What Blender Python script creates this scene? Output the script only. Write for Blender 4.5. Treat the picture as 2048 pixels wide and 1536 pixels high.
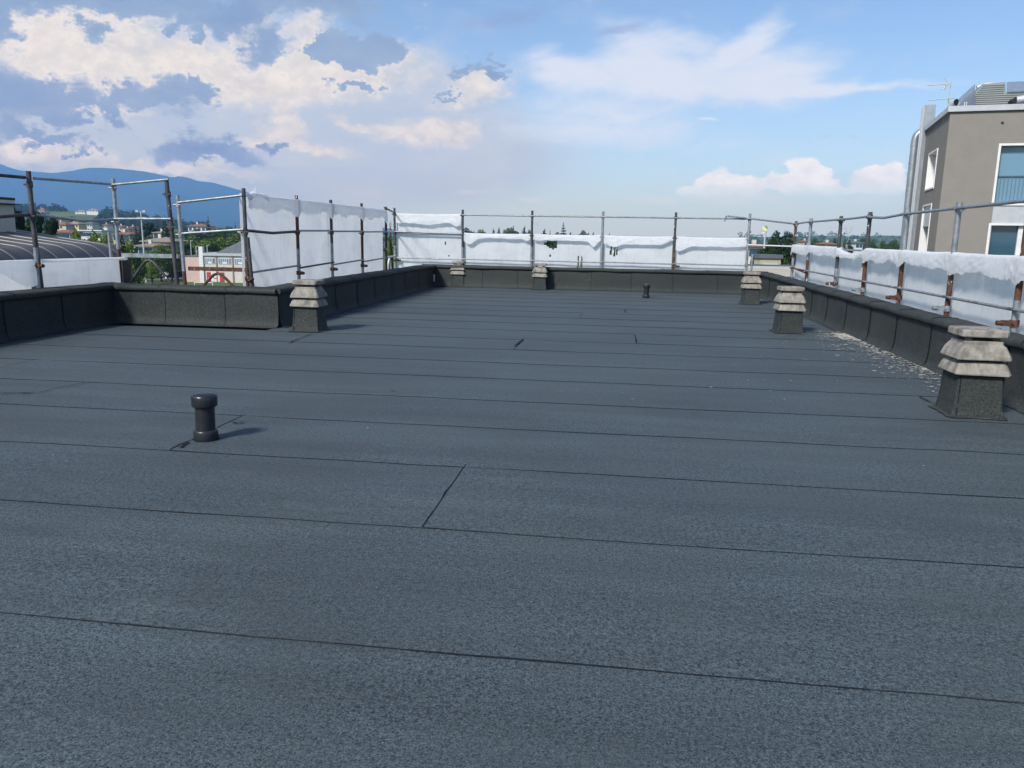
import bpy, math, random
from mathutils import Vector, Matrix, noise
import numpy as np

random.seed(7)
for o in list(bpy.data.objects):
    bpy.data.objects.remove(o)
sc = bpy.context.scene
COL = sc.collection

# ------------------------------------------------------------------ camera
HC = 1.28                                  # eye height above the roof, metres
F, PITCH, ROLL, YAW = 1577.8, 0.187433, 0.017064, 0.132777   # focal length in photo pixels, attitude in radians
cy_, sy_ = math.cos(YAW), math.sin(YAW)
FW = Vector((-sy_*math.cos(PITCH), cy_*math.cos(PITCH), -math.sin(PITCH)))
_rt = Vector((cy_, sy_, 0)); _up = _rt.cross(FW)
RT = _rt*math.cos(ROLL) + _up*math.sin(ROLL)
UP = -_rt*math.sin(ROLL) + _up*math.cos(ROLL)
FH = Vector((-sy_, cy_, 0))                # level forward direction
RH = Vector((cy_, sy_, 0))
cd = bpy.data.cameras.new('camera'); cam = bpy.data.objects.new('camera', cd); COL.objects.link(cam)
cd.sensor_width = 36; cd.lens = F/2048*36; cd.clip_start = .05; cd.clip_end = 60000
M = Matrix((RT, UP, -FW)).transposed().to_4x4(); M.translation = (0, 0, HC); cam.matrix_world = M
sc.camera = cam
EYE = Vector((0, 0, HC))

def ray(u, v):
    return FW + RT*((u-1024)/F) - UP*((v-768)/F)
def on_x(u, v, x): d = ray(u, v); return EYE + d*(x/d.x)
def on_y(u, v, y): d = ray(u, v); return EYE + d*(y/d.y)
def on_z(u, v, z): d = ray(u, v); return EYE + d*((z-HC)/d.z)
def at(u, v, D): d = ray(u, v); return EYE + d*(D/d.dot(FH))     # D = distance along the level forward direction

def lin(r, g, b):
    f = lambda c: (c/255/12.92 if c/255 <= .04045 else ((c/255+.055)/1.055)**2.4)
    return (f(r), f(g), f(b))

# ------------------------------------------------------------------ light
SUN_DIR = Vector((.58, 1.0, -1.0)).normalized()      # the way the light travels
SUN_EL = math.asin(-SUN_DIR.z)
SKY_K = 0.10
HAZE_D, HAZE_L = 1.8e-4, (.095, .215, .36)             # haze density, and the light the full depth of it sends back
sd = bpy.data.lights.new('sun', 'SUN'); sd.energy = 3.1; sd.angle = math.radians(9); sd.color = (1, .95, .88)
sun = bpy.data.objects.new('sun', sd); COL.objects.link(sun)
sun.rotation_euler = SUN_DIR.to_track_quat('-Z', 'Y').to_euler()
sc.view_settings.view_transform = 'Standard'; sc.view_settings.look = 'None'
sc.view_settings.exposure = 1.0; sc.view_settings.gamma = 1; sc.view_settings.use_curve_mapping = False
sc.cycles.use_denoising = True
sc.cycles.max_bounces = 6; sc.cycles.diffuse_bounces = 3; sc.cycles.glossy_bounces = 3
sc.cycles.transparent_max_bounces = 12; sc.cycles.volume_bounces = 0
sc.cycles.caustics_reflective = False; sc.cycles.caustics_refractive = False

# ------------------------------------------------------------------ world: sky with clouds
world = bpy.data.worlds.new('World'); sc.world = world; world.use_nodes = True
wt = world.node_tree; wt.nodes.clear()
class NT:
    def __init__(s, t): s.t = t
    def n(s, typ, **kw):
        x = s.t.nodes.new(typ)
        for k, v in kw.items(): setattr(x, k, v)
        return x
    def put(s, sock, v):
        if hasattr(v, 'is_linked') or isinstance(v, bpy.types.NodeSocket): s.t.links.new(v, sock)
        else: sock.default_value = v
    def m(s, op, a, b=0.0, c=0.0, clamp=False):
        x = s.n('ShaderNodeMath', operation=op, use_clamp=clamp)
        s.put(x.inputs[0], a); s.put(x.inputs[1], b)
        if op in ('MULTIPLY_ADD', 'SMOOTH_MAX', 'SMOOTH_MIN'): s.put(x.inputs[2], c)
        return x.outputs[0]
    def vm(s, op, a, b=(0, 0, 0), scale=None):
        x = s.n('ShaderNodeVectorMath', operation=op)
        s.put(x.inputs[0], a)
        if op != 'SCALE': s.put(x.inputs[1], b)
        if scale is not None: s.put(x.inputs[3], scale)
        return x.outputs[0]
    def step(s, v, lo, hi, a=0.0, b=1.0):
        x = s.n('ShaderNodeMapRange', interpolation_type='SMOOTHSTEP')
        s.put(x.inputs[0], v); s.put(x.inputs[1], lo); s.put(x.inputs[2], hi); s.put(x.inputs[3], a); s.put(x.inputs[4], b)
        return x.outputs[0]
    def lerp(s, v, lo, hi, a=0.0, b=1.0):
        x = s.n('ShaderNodeMapRange'); x.clamp = True
        s.put(x.inputs[0], v); s.put(x.inputs[1], lo); s.put(x.inputs[2], hi); s.put(x.inputs[3], a); s.put(x.inputs[4], b)
        return x.outputs[0]
    def mix(s, f, a, b, mode='MIX'):
        x = s.n('ShaderNodeMix', data_type='RGBA', blend_type=mode)
        s.put(x.inputs[0], f)
        for i, v in ((6, a), (7, b)):
            if isinstance(v, (tuple, list)): v = (*v[:3], 1)
            s.put(x.inputs[i], v)
        return x.outputs[2]
    def noise(s, vec, scale, detail=2.0, rough=.5, dist=0.0, col=False):
        x = s.n('ShaderNodeTexNoise'); s.put(x.inputs['Vector'], vec)
        x.inputs['Scale'].default_value = scale; x.inputs['Detail'].default_value = detail
        x.inputs['Roughness'].default_value = rough; x.inputs['Distortion'].default_value = dist
        return x.outputs['Color'] if col else x.outputs['Fac']
    def mapping(s, vec, loc=(0, 0, 0), rot=(0, 0, 0), scale=(1, 1, 1), typ='POINT'):
        x = s.n('ShaderNodeMapping', vector_type=typ); s.put(x.inputs[0], vec)
        x.inputs[1].default_value = loc; x.inputs[2].default_value = rot; x.inputs[3].default_value = scale
        return x.outputs[0]

def azel(u, v):
    d = ray(u, v).normalized(); return math.atan2(d.x, d.y), math.asin(d.z)

def build_world():
    w = NT(wt)
    tc = w.n('ShaderNodeTexCoord').outputs['Generated']
    sky = w.n('ShaderNodeTexSky', sky_type='NISHITA'); sky.sun_disc = False
    sky.sun_elevation = SUN_EL; sky.sun_rotation = math.atan2(-SUN_DIR.x, -SUN_DIR.y)
    sky.altitude = 60; sky.air_density = 1.0; sky.dust_density = 1.0; sky.ozone_density = 1.2
    sep = w.n('ShaderNodeSeparateXYZ'); w.put(sep.inputs[0], tc)
    X, Y, Z = sep.outputs
    az = w.m('ARCTAN2', X, Y); el = w.m('ARCSINE', Z)
    cmb = w.n('ShaderNodeCombineXYZ'); w.put(cmb.inputs[0], az); w.put(cmb.inputs[1], el)
    P0 = cmb.outputs[0]
    big = w.vm('SUBTRACT', w.noise(w.mapping(tc, scale=(1, 1, 1.6)), 7, 6, .6, col=True), (.5, .5, .5))
    fine = w.vm('SUBTRACT', w.noise(w.mapping(tc, loc=(3, 1, 2), scale=(1, 1, 1.5)), 30, 8, .66, col=True), (.5, .5, .5))
    Pw = w.vm('ADD', P0, w.vm('ADD', w.vm('MULTIPLY', big, (.16, .075, 0)), w.vm('MULTIPLY', fine, (.075, .055, 0))))
    Ps = w.vm('ADD', P0, w.vm('ADD', w.vm('MULTIPLY', big, (.10, .045, 0)), w.vm('MULTIPLY', fine, (.012, .008, 0))))
    Pk = w.vm('ADD', P0, w.vm('ADD', w.vm('MULTIPLY', big, (.03, .012, 0)), w.vm('MULTIPLY', fine, (.05, .036, 0))))
    fb = w.noise(w.mapping(tc, loc=(7, 2, 4), scale=(1, 1, 2.2)), 11, 8, .62)
    fb2 = w.noise(w.mapping(tc, loc=(1, 5, 9), scale=(1, 1, 1.6)), 42, 9, .68)
    fib = w.noise(w.mapping(tc, loc=(2, 8, 1), rot=(0, .35, 0), scale=(1, 1, 3.0)), 9, 9, .66, 1.2)
    lo_f = w.noise(w.mapping(tc, scale=(1, 1, 2)), 2.3, 4, .55)
    # away from the stretch of sky in view the same kind of broken cloud goes on
    dv = w.n('ShaderNodeVectorMath', operation='DOT_PRODUCT'); w.put(dv.inputs[0], tc); dv.inputs[1].default_value = ray(1024, 300).normalized()
    out = w.step(dv.outputs['Value'], .86, .68)
    gen = w.m('MULTIPLY', w.lerp(lo_f, .48, .72), out)

    def blobs(P, lst):
        acc = None
        for u, v, ru, rv, rot in lst:
            a, e = azel(u, v); a1, _ = azel(u+40, v); _, e1 = azel(u, v-40)
            sx = abs(a1-a)/40*ru; sy = abs(e1-e)/40*rv
            mp = w.mapping(P, (a, e, 0), (0, 0, -math.radians(rot)), (sx, sy, 1), 'TEXTURE')
            g = w.n('ShaderNodeTexGradient', gradient_type='SPHERICAL'); w.put(g.inputs[0], mp)
            acc = g.outputs['Fac'] if acc is None else w.m('ADD', acc, g.outputs['Fac'])
        return acc
    K = 1/SKY_K
    EXPO = 2**sc.view_settings.exposure
    C = lambda r, g, b: tuple(c*K/EXPO for c in lin(r, g, b))
    # clear sky, paling into the haze low down
    elc = w.m('MAXIMUM', el, 0.0)
    veil = w.m('POWER', 2.718, w.m('MULTIPLY', elc, -5.6))
    hs = w.n('ShaderNodeHueSaturation'); hs.inputs['Saturation'].default_value = 1.0; hs.inputs['Value'].default_value = .93
    w.put(hs.inputs['Color'], sky.outputs[0])
    clear = w.mix(1.0, hs.outputs[0], (.50, .69, .84), 'MULTIPLY')
    col = w.mix(w.m('MULTIPLY', veil, .92), clear, C(204, 222, 233))
    # lilac stratus behind the broken cloud
    V = blobs(Ps, [(150, 230, 620, 260, 0), (560, 320, 560, 190, 0), (900, 290, 360, 150, 8), (760, 170, 330, 120, 10), (200, 400, 560, 100, 0)])
    col = w.mix(w.m('MULTIPLY', w.step(V, .05, .75), .82), col, w.mix(fb, C(180, 200, 224), C(205, 214, 224)))
    # thin white wisps
    R = blobs(Ps, [(1265, 105, 130, 70, 35), (1180, 150, 150, 55, -5), (1340, 70, 110, 55, 0), (1450, 125, 230, 75, -12), (1600, 180, 170, 60, -20),
                   (1500, 75, 130, 42, -30), (1300, 185, 300, 70, 0), (1740, 182, 260, 16, 0), (1416, 251, 40, 7, 6), (1090, 130, 110, 50, 0), (1560, 150, 180, 60, -20),
                   (1200, 260, 340, 60, 5)])
    rv = w.step(w.m('ADD', w.m('ADD', R, w.m('MULTIPLY', w.m('SUBTRACT', fib, .5), 1.5)), w.m('MULTIPLY', gen, .6)), .05, 1.25)
    col = w.mix(w.m('MULTIPLY', rv, w.lerp(R, 0, .12, 0, .92)), col, C(224, 234, 247))
    # bright cream cloud
    Cb = blobs(Pw, [(300, 115, 330, 110, -6), (520, 150, 330, 80, -4), (640, 65, 80, 95, 30), (140, 120, 170, 110, -20), (720, 140, 220, 85, -10),
                    (940, 185, 130, 45, -12), (60, 60, 90, 50, -30), (180, 70, 150, 60, -20), (190, 218, 200, 30, -5), (520, 35, 70, 60, -40),
                    (80, 305, 190, 34, -5), (250, 330, 190, 26, -5), (400, 345, 200, 22, 0)])
    cb = w.step(w.m('ADD', w.m('ADD', Cb, w.m('MULTIPLY', w.m('SUBTRACT', fb, .5), .9)), w.m('MULTIPLY', gen, .9)), -.04, 1.05)
    cream = w.mix(w.lerp(w.m('ADD', w.m('MULTIPLY', fb2, .6), w.m('MULTIPLY', fb, .4)), .34, .64), C(212, 215, 220), C(243, 238, 230))
    col = w.mix(w.m('MULTIPLY', cb, .96), col, cream)
    # pale turrets and a lens cloud lower down
    Tb = blobs(Pk, [(573, 232, 48, 44, -30), (590, 262, 40, 40, 20), (545, 268, 60, 24, 20), (510, 285, 50, 18, 0), (585, 290, 30, 16, 0), (860, 248, 130, 22, -6), (905, 268, 80, 30, 0), (800, 276, 150, 26, 4),
                    (690, 250, 60, 14, 25), (15, 308, 60, 26, 0), (225, 325, 18, 22, 0), (280, 320, 60, 10, -20), (640, 300, 120, 18, 0)])
    tb = w.step(w.m('ADD', Tb, w.m('MULTIPLY', w.m('SUBTRACT', fb2, .5), .8)), .04, .95)
    col = w.mix(w.m('MULTIPLY', tb, .85), col, w.mix(w.lerp(fb2, .35, .65), C(210, 213, 221), C(242, 237, 231)))
    # blue grey cloud with ragged edges
    D = blobs(Pw, [(110, 10, 230, 50, 0), (310, 12, 240, 55, 0), (490, 25, 130, 50, -20), (650, 0, 150, 55, 0), (15, 62, 60, 62, 0), (10, 165, 90, 60, -25), (80, 185, 120, 34, -22),
                   (190, 206, 190, 30, -6), (330, 200, 130, 48, 0), (395, 172, 70, 26, 12), (430, 160, 18, 24, 0), (540, 88, 80, 44, -28),
                   (360, 60, 36, 20, -20), (215, 83, 60, 26, -10), (410, 78, 30, 18, 0), (30, 252, 90, 34, -28), (120, 237, 40, 22, 0), (195, 240, 36, 26, -40), (90, 278, 80, 22, 0),
                   (380, 292, 120, 44, -8), (450, 308, 90, 26, 0), (545, 292, 34, 18, 0), (150, 282, 45, 22, 0)])
    Pd = w.vm('ADD', P0, w.vm('ADD', w.vm('MULTIPLY', big, (.07, .035, 0)), w.vm('MULTIPLY', fine, (.085, .065, 0))))
    D2 = blobs(Pd, [(700, 90, 90, 48, -6), (775, 86, 58, 60, 0), (650, 98, 50, 30, 0), (735, 122, 80, 26, 0), (925, 145, 70, 30, -12), (985, 150, 40, 14, -10), (705, 172, 80, 18, -4), (885, 192, 34, 11, 0)])
    D2n = w.m('ADD', D2, w.m('MULTIPLY', w.m('SUBTRACT', fb2, .5), 1.3)); D = w.m('ADD', D, w.m('MULTIPLY', w.step(D2n, .04, .8), .85))
    Dn = w.m('ADD', D, w.m('MULTIPLY', w.m('SUBTRACT', fb2, .5), .8))
    dk = w.step(Dn, .10, .62)
    rim = w.m('MULTIPLY', w.m('MULTIPLY', w.step(Dn, -.08, .16), cb), .45)
    col = w.mix(rim, col, C(249, 244, 238))
    dcol = w.mix(w.lerp(w.m('ADD', w.m('MULTIPLY', fb, .7), w.m('MULTIPLY', D, .15)), .3, .65), C(163, 189, 216), C(136, 168, 207))
    col = w.mix(w.m('MULTIPLY', dk, .95), col, dcol)
    S = blobs(Ps, [(1000, 42, 110, 22, -12), (1250, 60, 70, 14, -10)])
    col = w.mix(w.m('MULTIPLY', w.step(S, .0, .8), .45), col, C(150, 172, 212))
    # little cumulus far off on the right
    Kc = blobs(Pk, [(1440, 362, 52, 40, 0), (1398, 380, 60, 24, 0), (1485, 372, 60, 28, 0), (1606, 350, 48, 44, 25), (1560, 370, 50, 26, 10), (1648, 344, 40, 18, 12), (1640, 376, 80, 24, 0),
                    (1742, 358, 46, 30, 0), (1788, 352, 38, 32, 20), (1765, 376, 80, 18, 0)])
    kk = w.step(w.m('ADD', Kc, w.m('MULTIPLY', w.m('SUBTRACT', fb2, .5), 1.0)), .14, .40)
    _, e0 = azel(1600, 400); _, e1 = azel(1600, 335)
    fade = w.lerp(el, e0, e0+(e1-e0)*.55)
    col = w.mix(w.m('MULTIPLY', w.m('MULTIPLY', kk, fade), 1.0), col, w.mix(w.lerp(fb2, .35, .65), C(226, 234, 242), C(248, 250, 252)))
    Kl = blobs(Ps, [(1300, 394, 90, 14, 0), (1480, 396, 200, 14, 0), (1090, 391, 60, 10, 0), (945, 382, 70, 9, 0), (1740, 396, 120, 12, 0)])
    col = w.mix(w.m('MULTIPLY', w.step(w.m('ADD', Kl, w.m('MULTIPLY', w.m('SUBTRACT', fb, .5), .8)), .1, 1.0), .5), col, C(220, 228, 236))
    # the air below (object 'haze') dims this sky towards the horizon: beyond it the sky is that much brighter
    dist = w.m('MINIMUM', 9950.0, w.m('DIVIDE', 770.0, w.m('MAXIMUM', w.m('ABSOLUTE', Z), .01)))
    T = w.m('POWER', 2.71828, w.m('MULTIPLY', dist, -HAZE_D)); iT = w.m('DIVIDE', 1.0, T)
    c3 = w.n('ShaderNodeCombineXYZ'); w.put(c3.inputs[0], w.m('MULTIPLY', w.m('SUBTRACT', 1.0, T), HAZE_L[0]*K)); w.put(c3.inputs[1], w.m('MULTIPLY', w.m('SUBTRACT', 1.0, T), HAZE_L[1]*K)); w.put(c3.inputs[2], w.m('MULTIPLY', w.m('SUBTRACT', 1.0, T), HAZE_L[2]*K))
    col = w.vm('MAXIMUM', w.vm('SCALE', w.vm('SUBTRACT', col, c3.outputs[0]), scale=iT), (.2, .2, .2))
    bg = w.n('ShaderNodeBackground'); bg.inputs['Strength'].default_value = SKY_K; w.put(bg.inputs['Color'], col)
    wo = w.n('ShaderNodeOutputWorld'); w.t.links.new(bg.outputs[0], wo.inputs['Surface'])
build_world()
world.cycles.sampling_method = 'MANUAL'; world.cycles.sample_map_resolution = 1024

# ------------------------------------------------------------------ helpers
def tag(o, label=None, cat=None, group=None, kind=None):
    if label: o['label'] = label
    if cat: o['category'] = cat
    if group: o['group'] = group
    if kind: o['kind'] = kind
    return o
def empty(name, loc=(0, 0, 0), label=None, cat=None, group=None):
    o = bpy.data.objects.new(name, None); COL.objects.link(o); o.location = loc; o.empty_display_size = .1
    return tag(o, label, cat, group)
def copy_tree(o, parent=None):
    c = o.copy(); COL.objects.link(c); c.parent = parent
    for ch in list(o.children): copy_tree(ch, c)
    return c

class MB:
    """collects faces in world coordinates, links them as one object"""
    def __init__(s): s.v = []; s.f = []; s.mi = []; s.sm = []
    def face(s, pts, mi=0, smooth=False):
        b = len(s.v); s.v += [Vector(p) for p in pts]; s.f.append(list(range(b, b+len(pts)))); s.mi.append(mi); s.sm.append(smooth)
    def grid(s, rows, mi=0, smooth=True, close=False):
        b = len(s.v); n = len(rows[0])
        for r in rows: s.v += [Vector(p) for p in r]
        for i in range(len(rows)-1):
            for j in range(n if close else n-1):
                k = (j+1) % n
                s.f.append([b+i*n+j, b+i*n+k, b+(i+1)*n+k, b+(i+1)*n+j]); s.mi.append(mi); s.sm.append(smooth)
    def box(s, c, size, ax=None, mi=0):
        ax = ax or (Vector((1, 0, 0)), Vector((0, 1, 0)), Vector((0, 0, 1)))
        c = Vector(c); h = [ax[i]*(size[i]/2) for i in range(3)]
        b = len(s.v)
        for dz in (-1, 1):
            for dx, dy in ((-1, -1), (1, -1), (1, 1), (-1, 1)): s.v.append(c+h[0]*dx+h[1]*dy+h[2]*dz)
        for q in ((3, 2, 1, 0), (4, 5, 6, 7), (0, 1, 5, 4), (1, 2, 6, 5), (2, 3, 7, 6), (3, 0, 4, 7)):
            s.f.append([b+i for i in q]); s.mi.append(mi); s.sm.append(False)
    def tube(s, pts, r, n=10, mi=0, caps=True, radii=None):
        pts = [Vector(p) for p in pts]; rows = []; a = None
        for i, p in enumerate(pts):
            t = (pts[min(i+1, len(pts)-1)]-pts[max(i-1, 0)]).normalized()
            a = t.orthogonal() if a is None else a-t*a.dot(t)
            a.normalize(); b_ = t.cross(a)
            rr = radii[i] if radii else r
            rows.append([p+a*(rr*math.cos(2*math.pi*k/n))+b_*(rr*math.sin(2*math.pi*k/n)) for k in range(n)])
        s.grid(rows, mi, True, True)
        if caps: s.face(rows[0], mi); s.face(rows[-1][::-1], mi)
    def lathe(s, prof, c, n=28, mi=0):
        c = Vector(c)
        rows = [[c+Vector((r*math.cos(2*math.pi*k/n), r*math.sin(2*math.pi*k/n), z)) for k in range(n)] for r, z in prof]
        s.grid(rows, mi, True, True); s.face(rows[0][::-1], mi); s.face(rows[-1], mi)
    def sq_loft(s, prof, c=(0, 0, 0), mi=0, bev=.15, jit=0.0, smooth=False, caps=True):
        """square rings (half width, z) with clipped corners"""
        c = Vector(c); rows = []
        for h, z in prof:
            b = h*bev
            ring = [(-h+b, -h), (0, -h), (h-b, -h), (h, -h+b), (h, 0), (h, h-b), (h-b, h), (0, h), (-h+b, h), (-h, h-b), (-h, 0), (-h, -h+b)]
            rows.append([c+Vector((x+random.uniform(-jit, jit), y+random.uniform(-jit, jit), z+random.uniform(-jit, jit))) for x, y in ring])
        s.grid(rows, mi, smooth, True)
        if caps: s.face(rows[0][::-1], mi); s.face(rows[-1], mi)
    def build(s, name, mats, parent=None, base=None, link=True):
        me = bpy.data.meshes.new(name)
        base = Vector(base) if base is not None else Vector((0, 0, 0))
        me.from_pydata([v-base for v in s.v], [], s.f)
        for m_ in (mats if isinstance(mats, (list, tuple)) else [mats]): me.materials.append(m_)
        me.polygons.foreach_set('material_index', s.mi); me.polygons.foreach_set('use_smooth', s.sm); me.update()
        o = bpy.data.objects.new(name, me)
        if link: COL.objects.link(o)
        if parent is not None: o.parent = parent
        else: o.location = base
        return o

# ------------------------------------------------------------------ materials
def mat(name, fn):
    m_ = bpy.data.materials.new(name); m_.use_nodes = True; t = m_.node_tree; t.nodes.clear()
    w = NT(t); out = w.n('ShaderNodeOutputMaterial')
    sh = fn(w); t.links.new(sh, out.inputs['Surface']); return m_
def pbsdf(w, col, rough=.7, metal=0.0, spec=.5, bump=None, bstr=.3, bdist=.01):
    p = w.n('ShaderNodeBsdfPrincipled')
    if isinstance(col, tuple): col = (*col[:3], 1)
    w.put(p.inputs['Base Color'], col); w.put(p.inputs['Roughness'], rough); w.put(p.inputs['Metallic'], metal); w.put(p.inputs['Specular IOR Level'], spec)
    if bump is not None:
        b = w.n('ShaderNodeBump'); b.inputs['Strength'].default_value = bstr; b.inputs['Distance'].default_value = bdist
        w.put(b.inputs['Height'], bump); w.t.links.new(b.outputs[0], p.inputs['Normal'])
    return p.outputs[0]
def simple(name, col, rough=.7, metal=0.0, vary=.25, scale=6.0, spec=.4):
    def fn(w):
        tc = w.n('ShaderNodeTexCoord').outputs['Object']
        n1 = w.noise(tc, scale, 5, .6)
        c = w.mix(w.lerp(n1, .3, .7), tuple(x*(1-vary) for x in col), tuple(min(1, x*(1+vary)) for x in col))
        return pbsdf(w, c, rough, metal, spec)
    return mat(name, fn)

def membrane(name, dark, light, moss, spec=.35):
    """mineral-granule bitumen felt"""
    def fn(w):
        geo = w.n('ShaderNodeNewGeometry').outputs['Position']
        g1 = w.noise(geo, 330, 2, .6); g2 = w.noise(geo, 105, 3, .7); g3 = w.noise(geo, 48, 3, .7)
        big = w.noise(geo, 1.1, 5, .6); mid = w.noise(w.mapping(geo, scale=(.22, 2.2, 1)), 2.0, 6, .68); g4 = w.noise(geo, 180, 1, .5)
        grain = w.m('ADD', w.m('ADD', w.m('MULTIPLY', g1, .18), w.m('MULTIPLY', g4, .27)), w.m('ADD', w.m('MULTIPLY', g2, .33), w.m('MULTIPLY', g3, .22)))
        c = w.mix(w.lerp(grain, .42, .58), dark, light)
        c = w.mix(w.m('MULTIPLY', w.lerp(big, .42, .7), .55), c, moss)
        tone = w.lerp(mid, .3, .70, .82, 1.17)
        tn = w.n('ShaderNodeCombineColor')
        for i in range(3): w.put(tn.inputs[i], tone)
        c = w.mix(1.0, c, tn.outputs[0], 'MULTIPLY')
        scuff = w.m('MULTIPLY', w.lerp(w.noise(w.mapping(geo, rot=(0, 0, .3), scale=(.6, 2.4, 1)), 1.7, 7, .72), .60, .74), w.lerp(g2, .40, .62))
        c = w.mix(w.m('MULTIPLY', scuff, .5), c, (.16, .17, .165))
        pond = w.lerp(w.noise(w.mapping(geo, scale=(.5, 1, 1)), .75, 3, .5, .6), .46, .58)
        c = w.mix(w.m('MULTIPLY', pond, .22), c, (.018, .024, .030))
        vor = w.n('ShaderNodeTexVoronoi'); vor.inputs['Scale'].default_value = 120; w.put(vor.inputs['Vector'], geo)
        spk = w.m('LESS_THAN', vor.outputs['Distance'], .16)
        pick = w.n('ShaderNodeSeparateColor'); w.put(pick.inputs[0], vor.outputs['Color'])
        c = w.mix(w.m('MULTIPLY', w.m('MULTIPLY', spk, w.m('GREATER_THAN', pick.outputs[0], .82)), .55), c, (.34, .38, .42))
        return pbsdf(w, c, w.lerp(g2, .3, .7, .62, .86), 0, spec, grain, .55, .006)
    return mat(name, fn)
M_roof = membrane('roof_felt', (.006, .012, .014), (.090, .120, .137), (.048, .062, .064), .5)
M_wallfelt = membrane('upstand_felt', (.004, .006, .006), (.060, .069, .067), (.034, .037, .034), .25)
M_lap = simple('lap_edge_shade', (.020, .025, .028), .9, 0, .5, 25, .2)  # felt darkened to carry the edge shadow along the laps
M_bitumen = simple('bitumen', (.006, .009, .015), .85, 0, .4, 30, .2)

def concrete(w):
    tc = w.n('ShaderNodeTexCoord').outputs['Object']
    tc = w.vm('ADD', tc, w.vm('SCALE', (3.1, 7.7, 5.3), scale=w.n('ShaderNodeObjectInfo').outputs['Random']))
    n1 = w.noise(tc, 9, 6, .65); n2 = w.noise(tc, 60, 5, .7); n3 = w.noise(w.mapping(tc, scale=(1, 1, .35)), 14, 5, .6)
    c = w.mix(w.lerp(n1, .32, .68), (.17, .157, .134), (.325, .305, .27))
    c = w.mix(w.m('MULTIPLY', w.lerp(n3, .46, .68), .75), c, (.085, .08, .072))
    c = w.mix(w.m('MULTIPLY', w.lerp(n2, .6, .75), .4), c, (.10, .10, .09))
    return pbsdf(w, c, .92, 0, .25, n2, .5, .006)
M_conc = mat('cast_concrete', concrete)
M_pvc = simple('black_plastic', (.018, .020, .026), .32, 0, .3, 5, .5)

def galv(w):
    tc = w.n('ShaderNodeTexCoord').outputs['Object']
    n1 = w.noise(tc, 14, 5, .6)
    c = w.mix(w.lerp(n1, .3, .7), (.18, .20, .22), (.36, .39, .42))
    c = w.mix(w.m('MULTIPLY', w.lerp(w.noise(tc, 5, 4, .6), .58, .7), .45), c, (.20, .11, .06))
    return pbsdf(w, c, .48, .55, .5)
M_galv = mat('galvanised_steel', galv)
def rust(w):
    tc = w.n('ShaderNodeTexCoord').outputs['Object']
    n1 = w.noise(tc, 16, 6, .7); n2 = w.noise(w.mapping(tc, scale=(1, 1, .4)), 20, 4, .6)
    c = w.mix(w.lerp(n1, .3, .7), (.040, .022, .017), (.135, .066, .042))
    c = w.mix(w.lerp(n2, .63, .67), c, (.62, .60, .57))
    return pbsdf(w, c, .85, .1, .3, n1, .4, .004)
M_rust = mat('rusty_steel', rust)
def darkpaint(w):
    tc = w.n('ShaderNodeTexCoord').outputs['Object']
    n2 = w.noise(w.mapping(tc, scale=(1, 1, .5)), 22, 4, .6)
    c = w.mix(w.lerp(w.noise(tc, 7, 4, .6), .3, .7), (.035, .036, .042), (.085, .085, .092))
    c = w.mix(w.lerp(n2, .665, .69), c, (.62, .62, .62))
    return pbsdf(w, c, .6, .3, .4)
M_dark = mat('dark_painted_steel', darkpaint)

def sheet_fn(w):
    geo = w.n('ShaderNodeNewGeometry').outputs['Position']
    n1 = w.noise(w.mapping(geo, scale=(1, 1, .4)), 2.2, 5, .6); n2 = w.noise(w.mapping(geo, scale=(4, 4, .5)), 5, 4, .6)
    c = w.mix(w.lerp(n1, .35, .7), (.90, .92, .94), (.94, .955, .97))
    c = w.mix(w.m('MULTIPLY', w.lerp(n2, .52, .72), .30), c, (.60, .62, .63))
    d = w.n('ShaderNodeBsdfDiffuse'); w.put(d.inputs[0], c)
    t = w.n('ShaderNodeBsdfTranslucent'); w.put(t.inputs[0], c)
    x = w.n('ShaderNodeMixShader'); x.inputs[0].default_value = .52
    w.t.links.new(d.outputs[0], x.inputs[1]); w.t.links.new(t.outputs[0], x.inputs[2])
    tr = w.n('ShaderNodeBsdfTransparent'); y = w.n('ShaderNodeMixShader'); w.put(y.inputs[0], w.lerp(w.noise(w.mapping(geo, scale=(1, 1, 2)), 1.6, 4, .6), .46, .68, .015, .13))
    w.t.links.new(x.outputs[0], y.inputs[1]); w.t.links.new(tr.outputs[0], y.inputs[2])
    return y.outputs[0]
M_sheet = mat('white_woven_plastic', sheet_fn)
M_white = simple('white_paint', (.62, .62, .61), .6, 0, .08, 3)
M_greige = simple('greige_render', (.215, .200, .182), .9, 0, .05, 2, .2)
M_trim = simple('pale_metal_trim', (.46, .48, .50), .4, .3, .08, 4)
M_duct = simple('duct_steel', (.40, .42, .44), .36, .75, .12, 3)
M_clad = simple('grey_cladding', (.25, .27, .26), .6, .2, .06, 4)
def screen_fn(w):
    p = pbsdf(w, (.16, .19, .25), .6, 0, .3); tr = w.n('ShaderNodeBsdfTransparent'); y = w.n('ShaderNodeMixShader'); y.inputs[0].default_value = .5
    w.t.links.new(p, y.inputs[1]); w.t.links.new(tr.outputs[0], y.inputs[2]); return y.outputs[0]
M_mesh = mat('perforated_screen', screen_fn)
def glass_fn(w): return pbsdf(w, (.03, .075, .11), .04, 0, .9)
M_glass = mat('window_glass', glass_fn)
def blind_fn(w):
    return pbsdf(w, (.13, .24, .33), .12, 0, .6)
M_blind = mat('glass_with_blind', blind_fn)
M_railing_refl = simple('reflected_railing', (.10, .17, .22), .4, 0, .05, 4)
M_bronze = simple('bronze_sheet_metal', (.088, .074, .066), .5, .15, .3, 1.6, .4)
M_bronze_rib = simple('roof_rib_metal', (.21, .205, .20), .4, .5, .15, 3)
M_black = simple('black_rubber', (.012, .012, .013), .6, 0, .2, 4)
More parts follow.
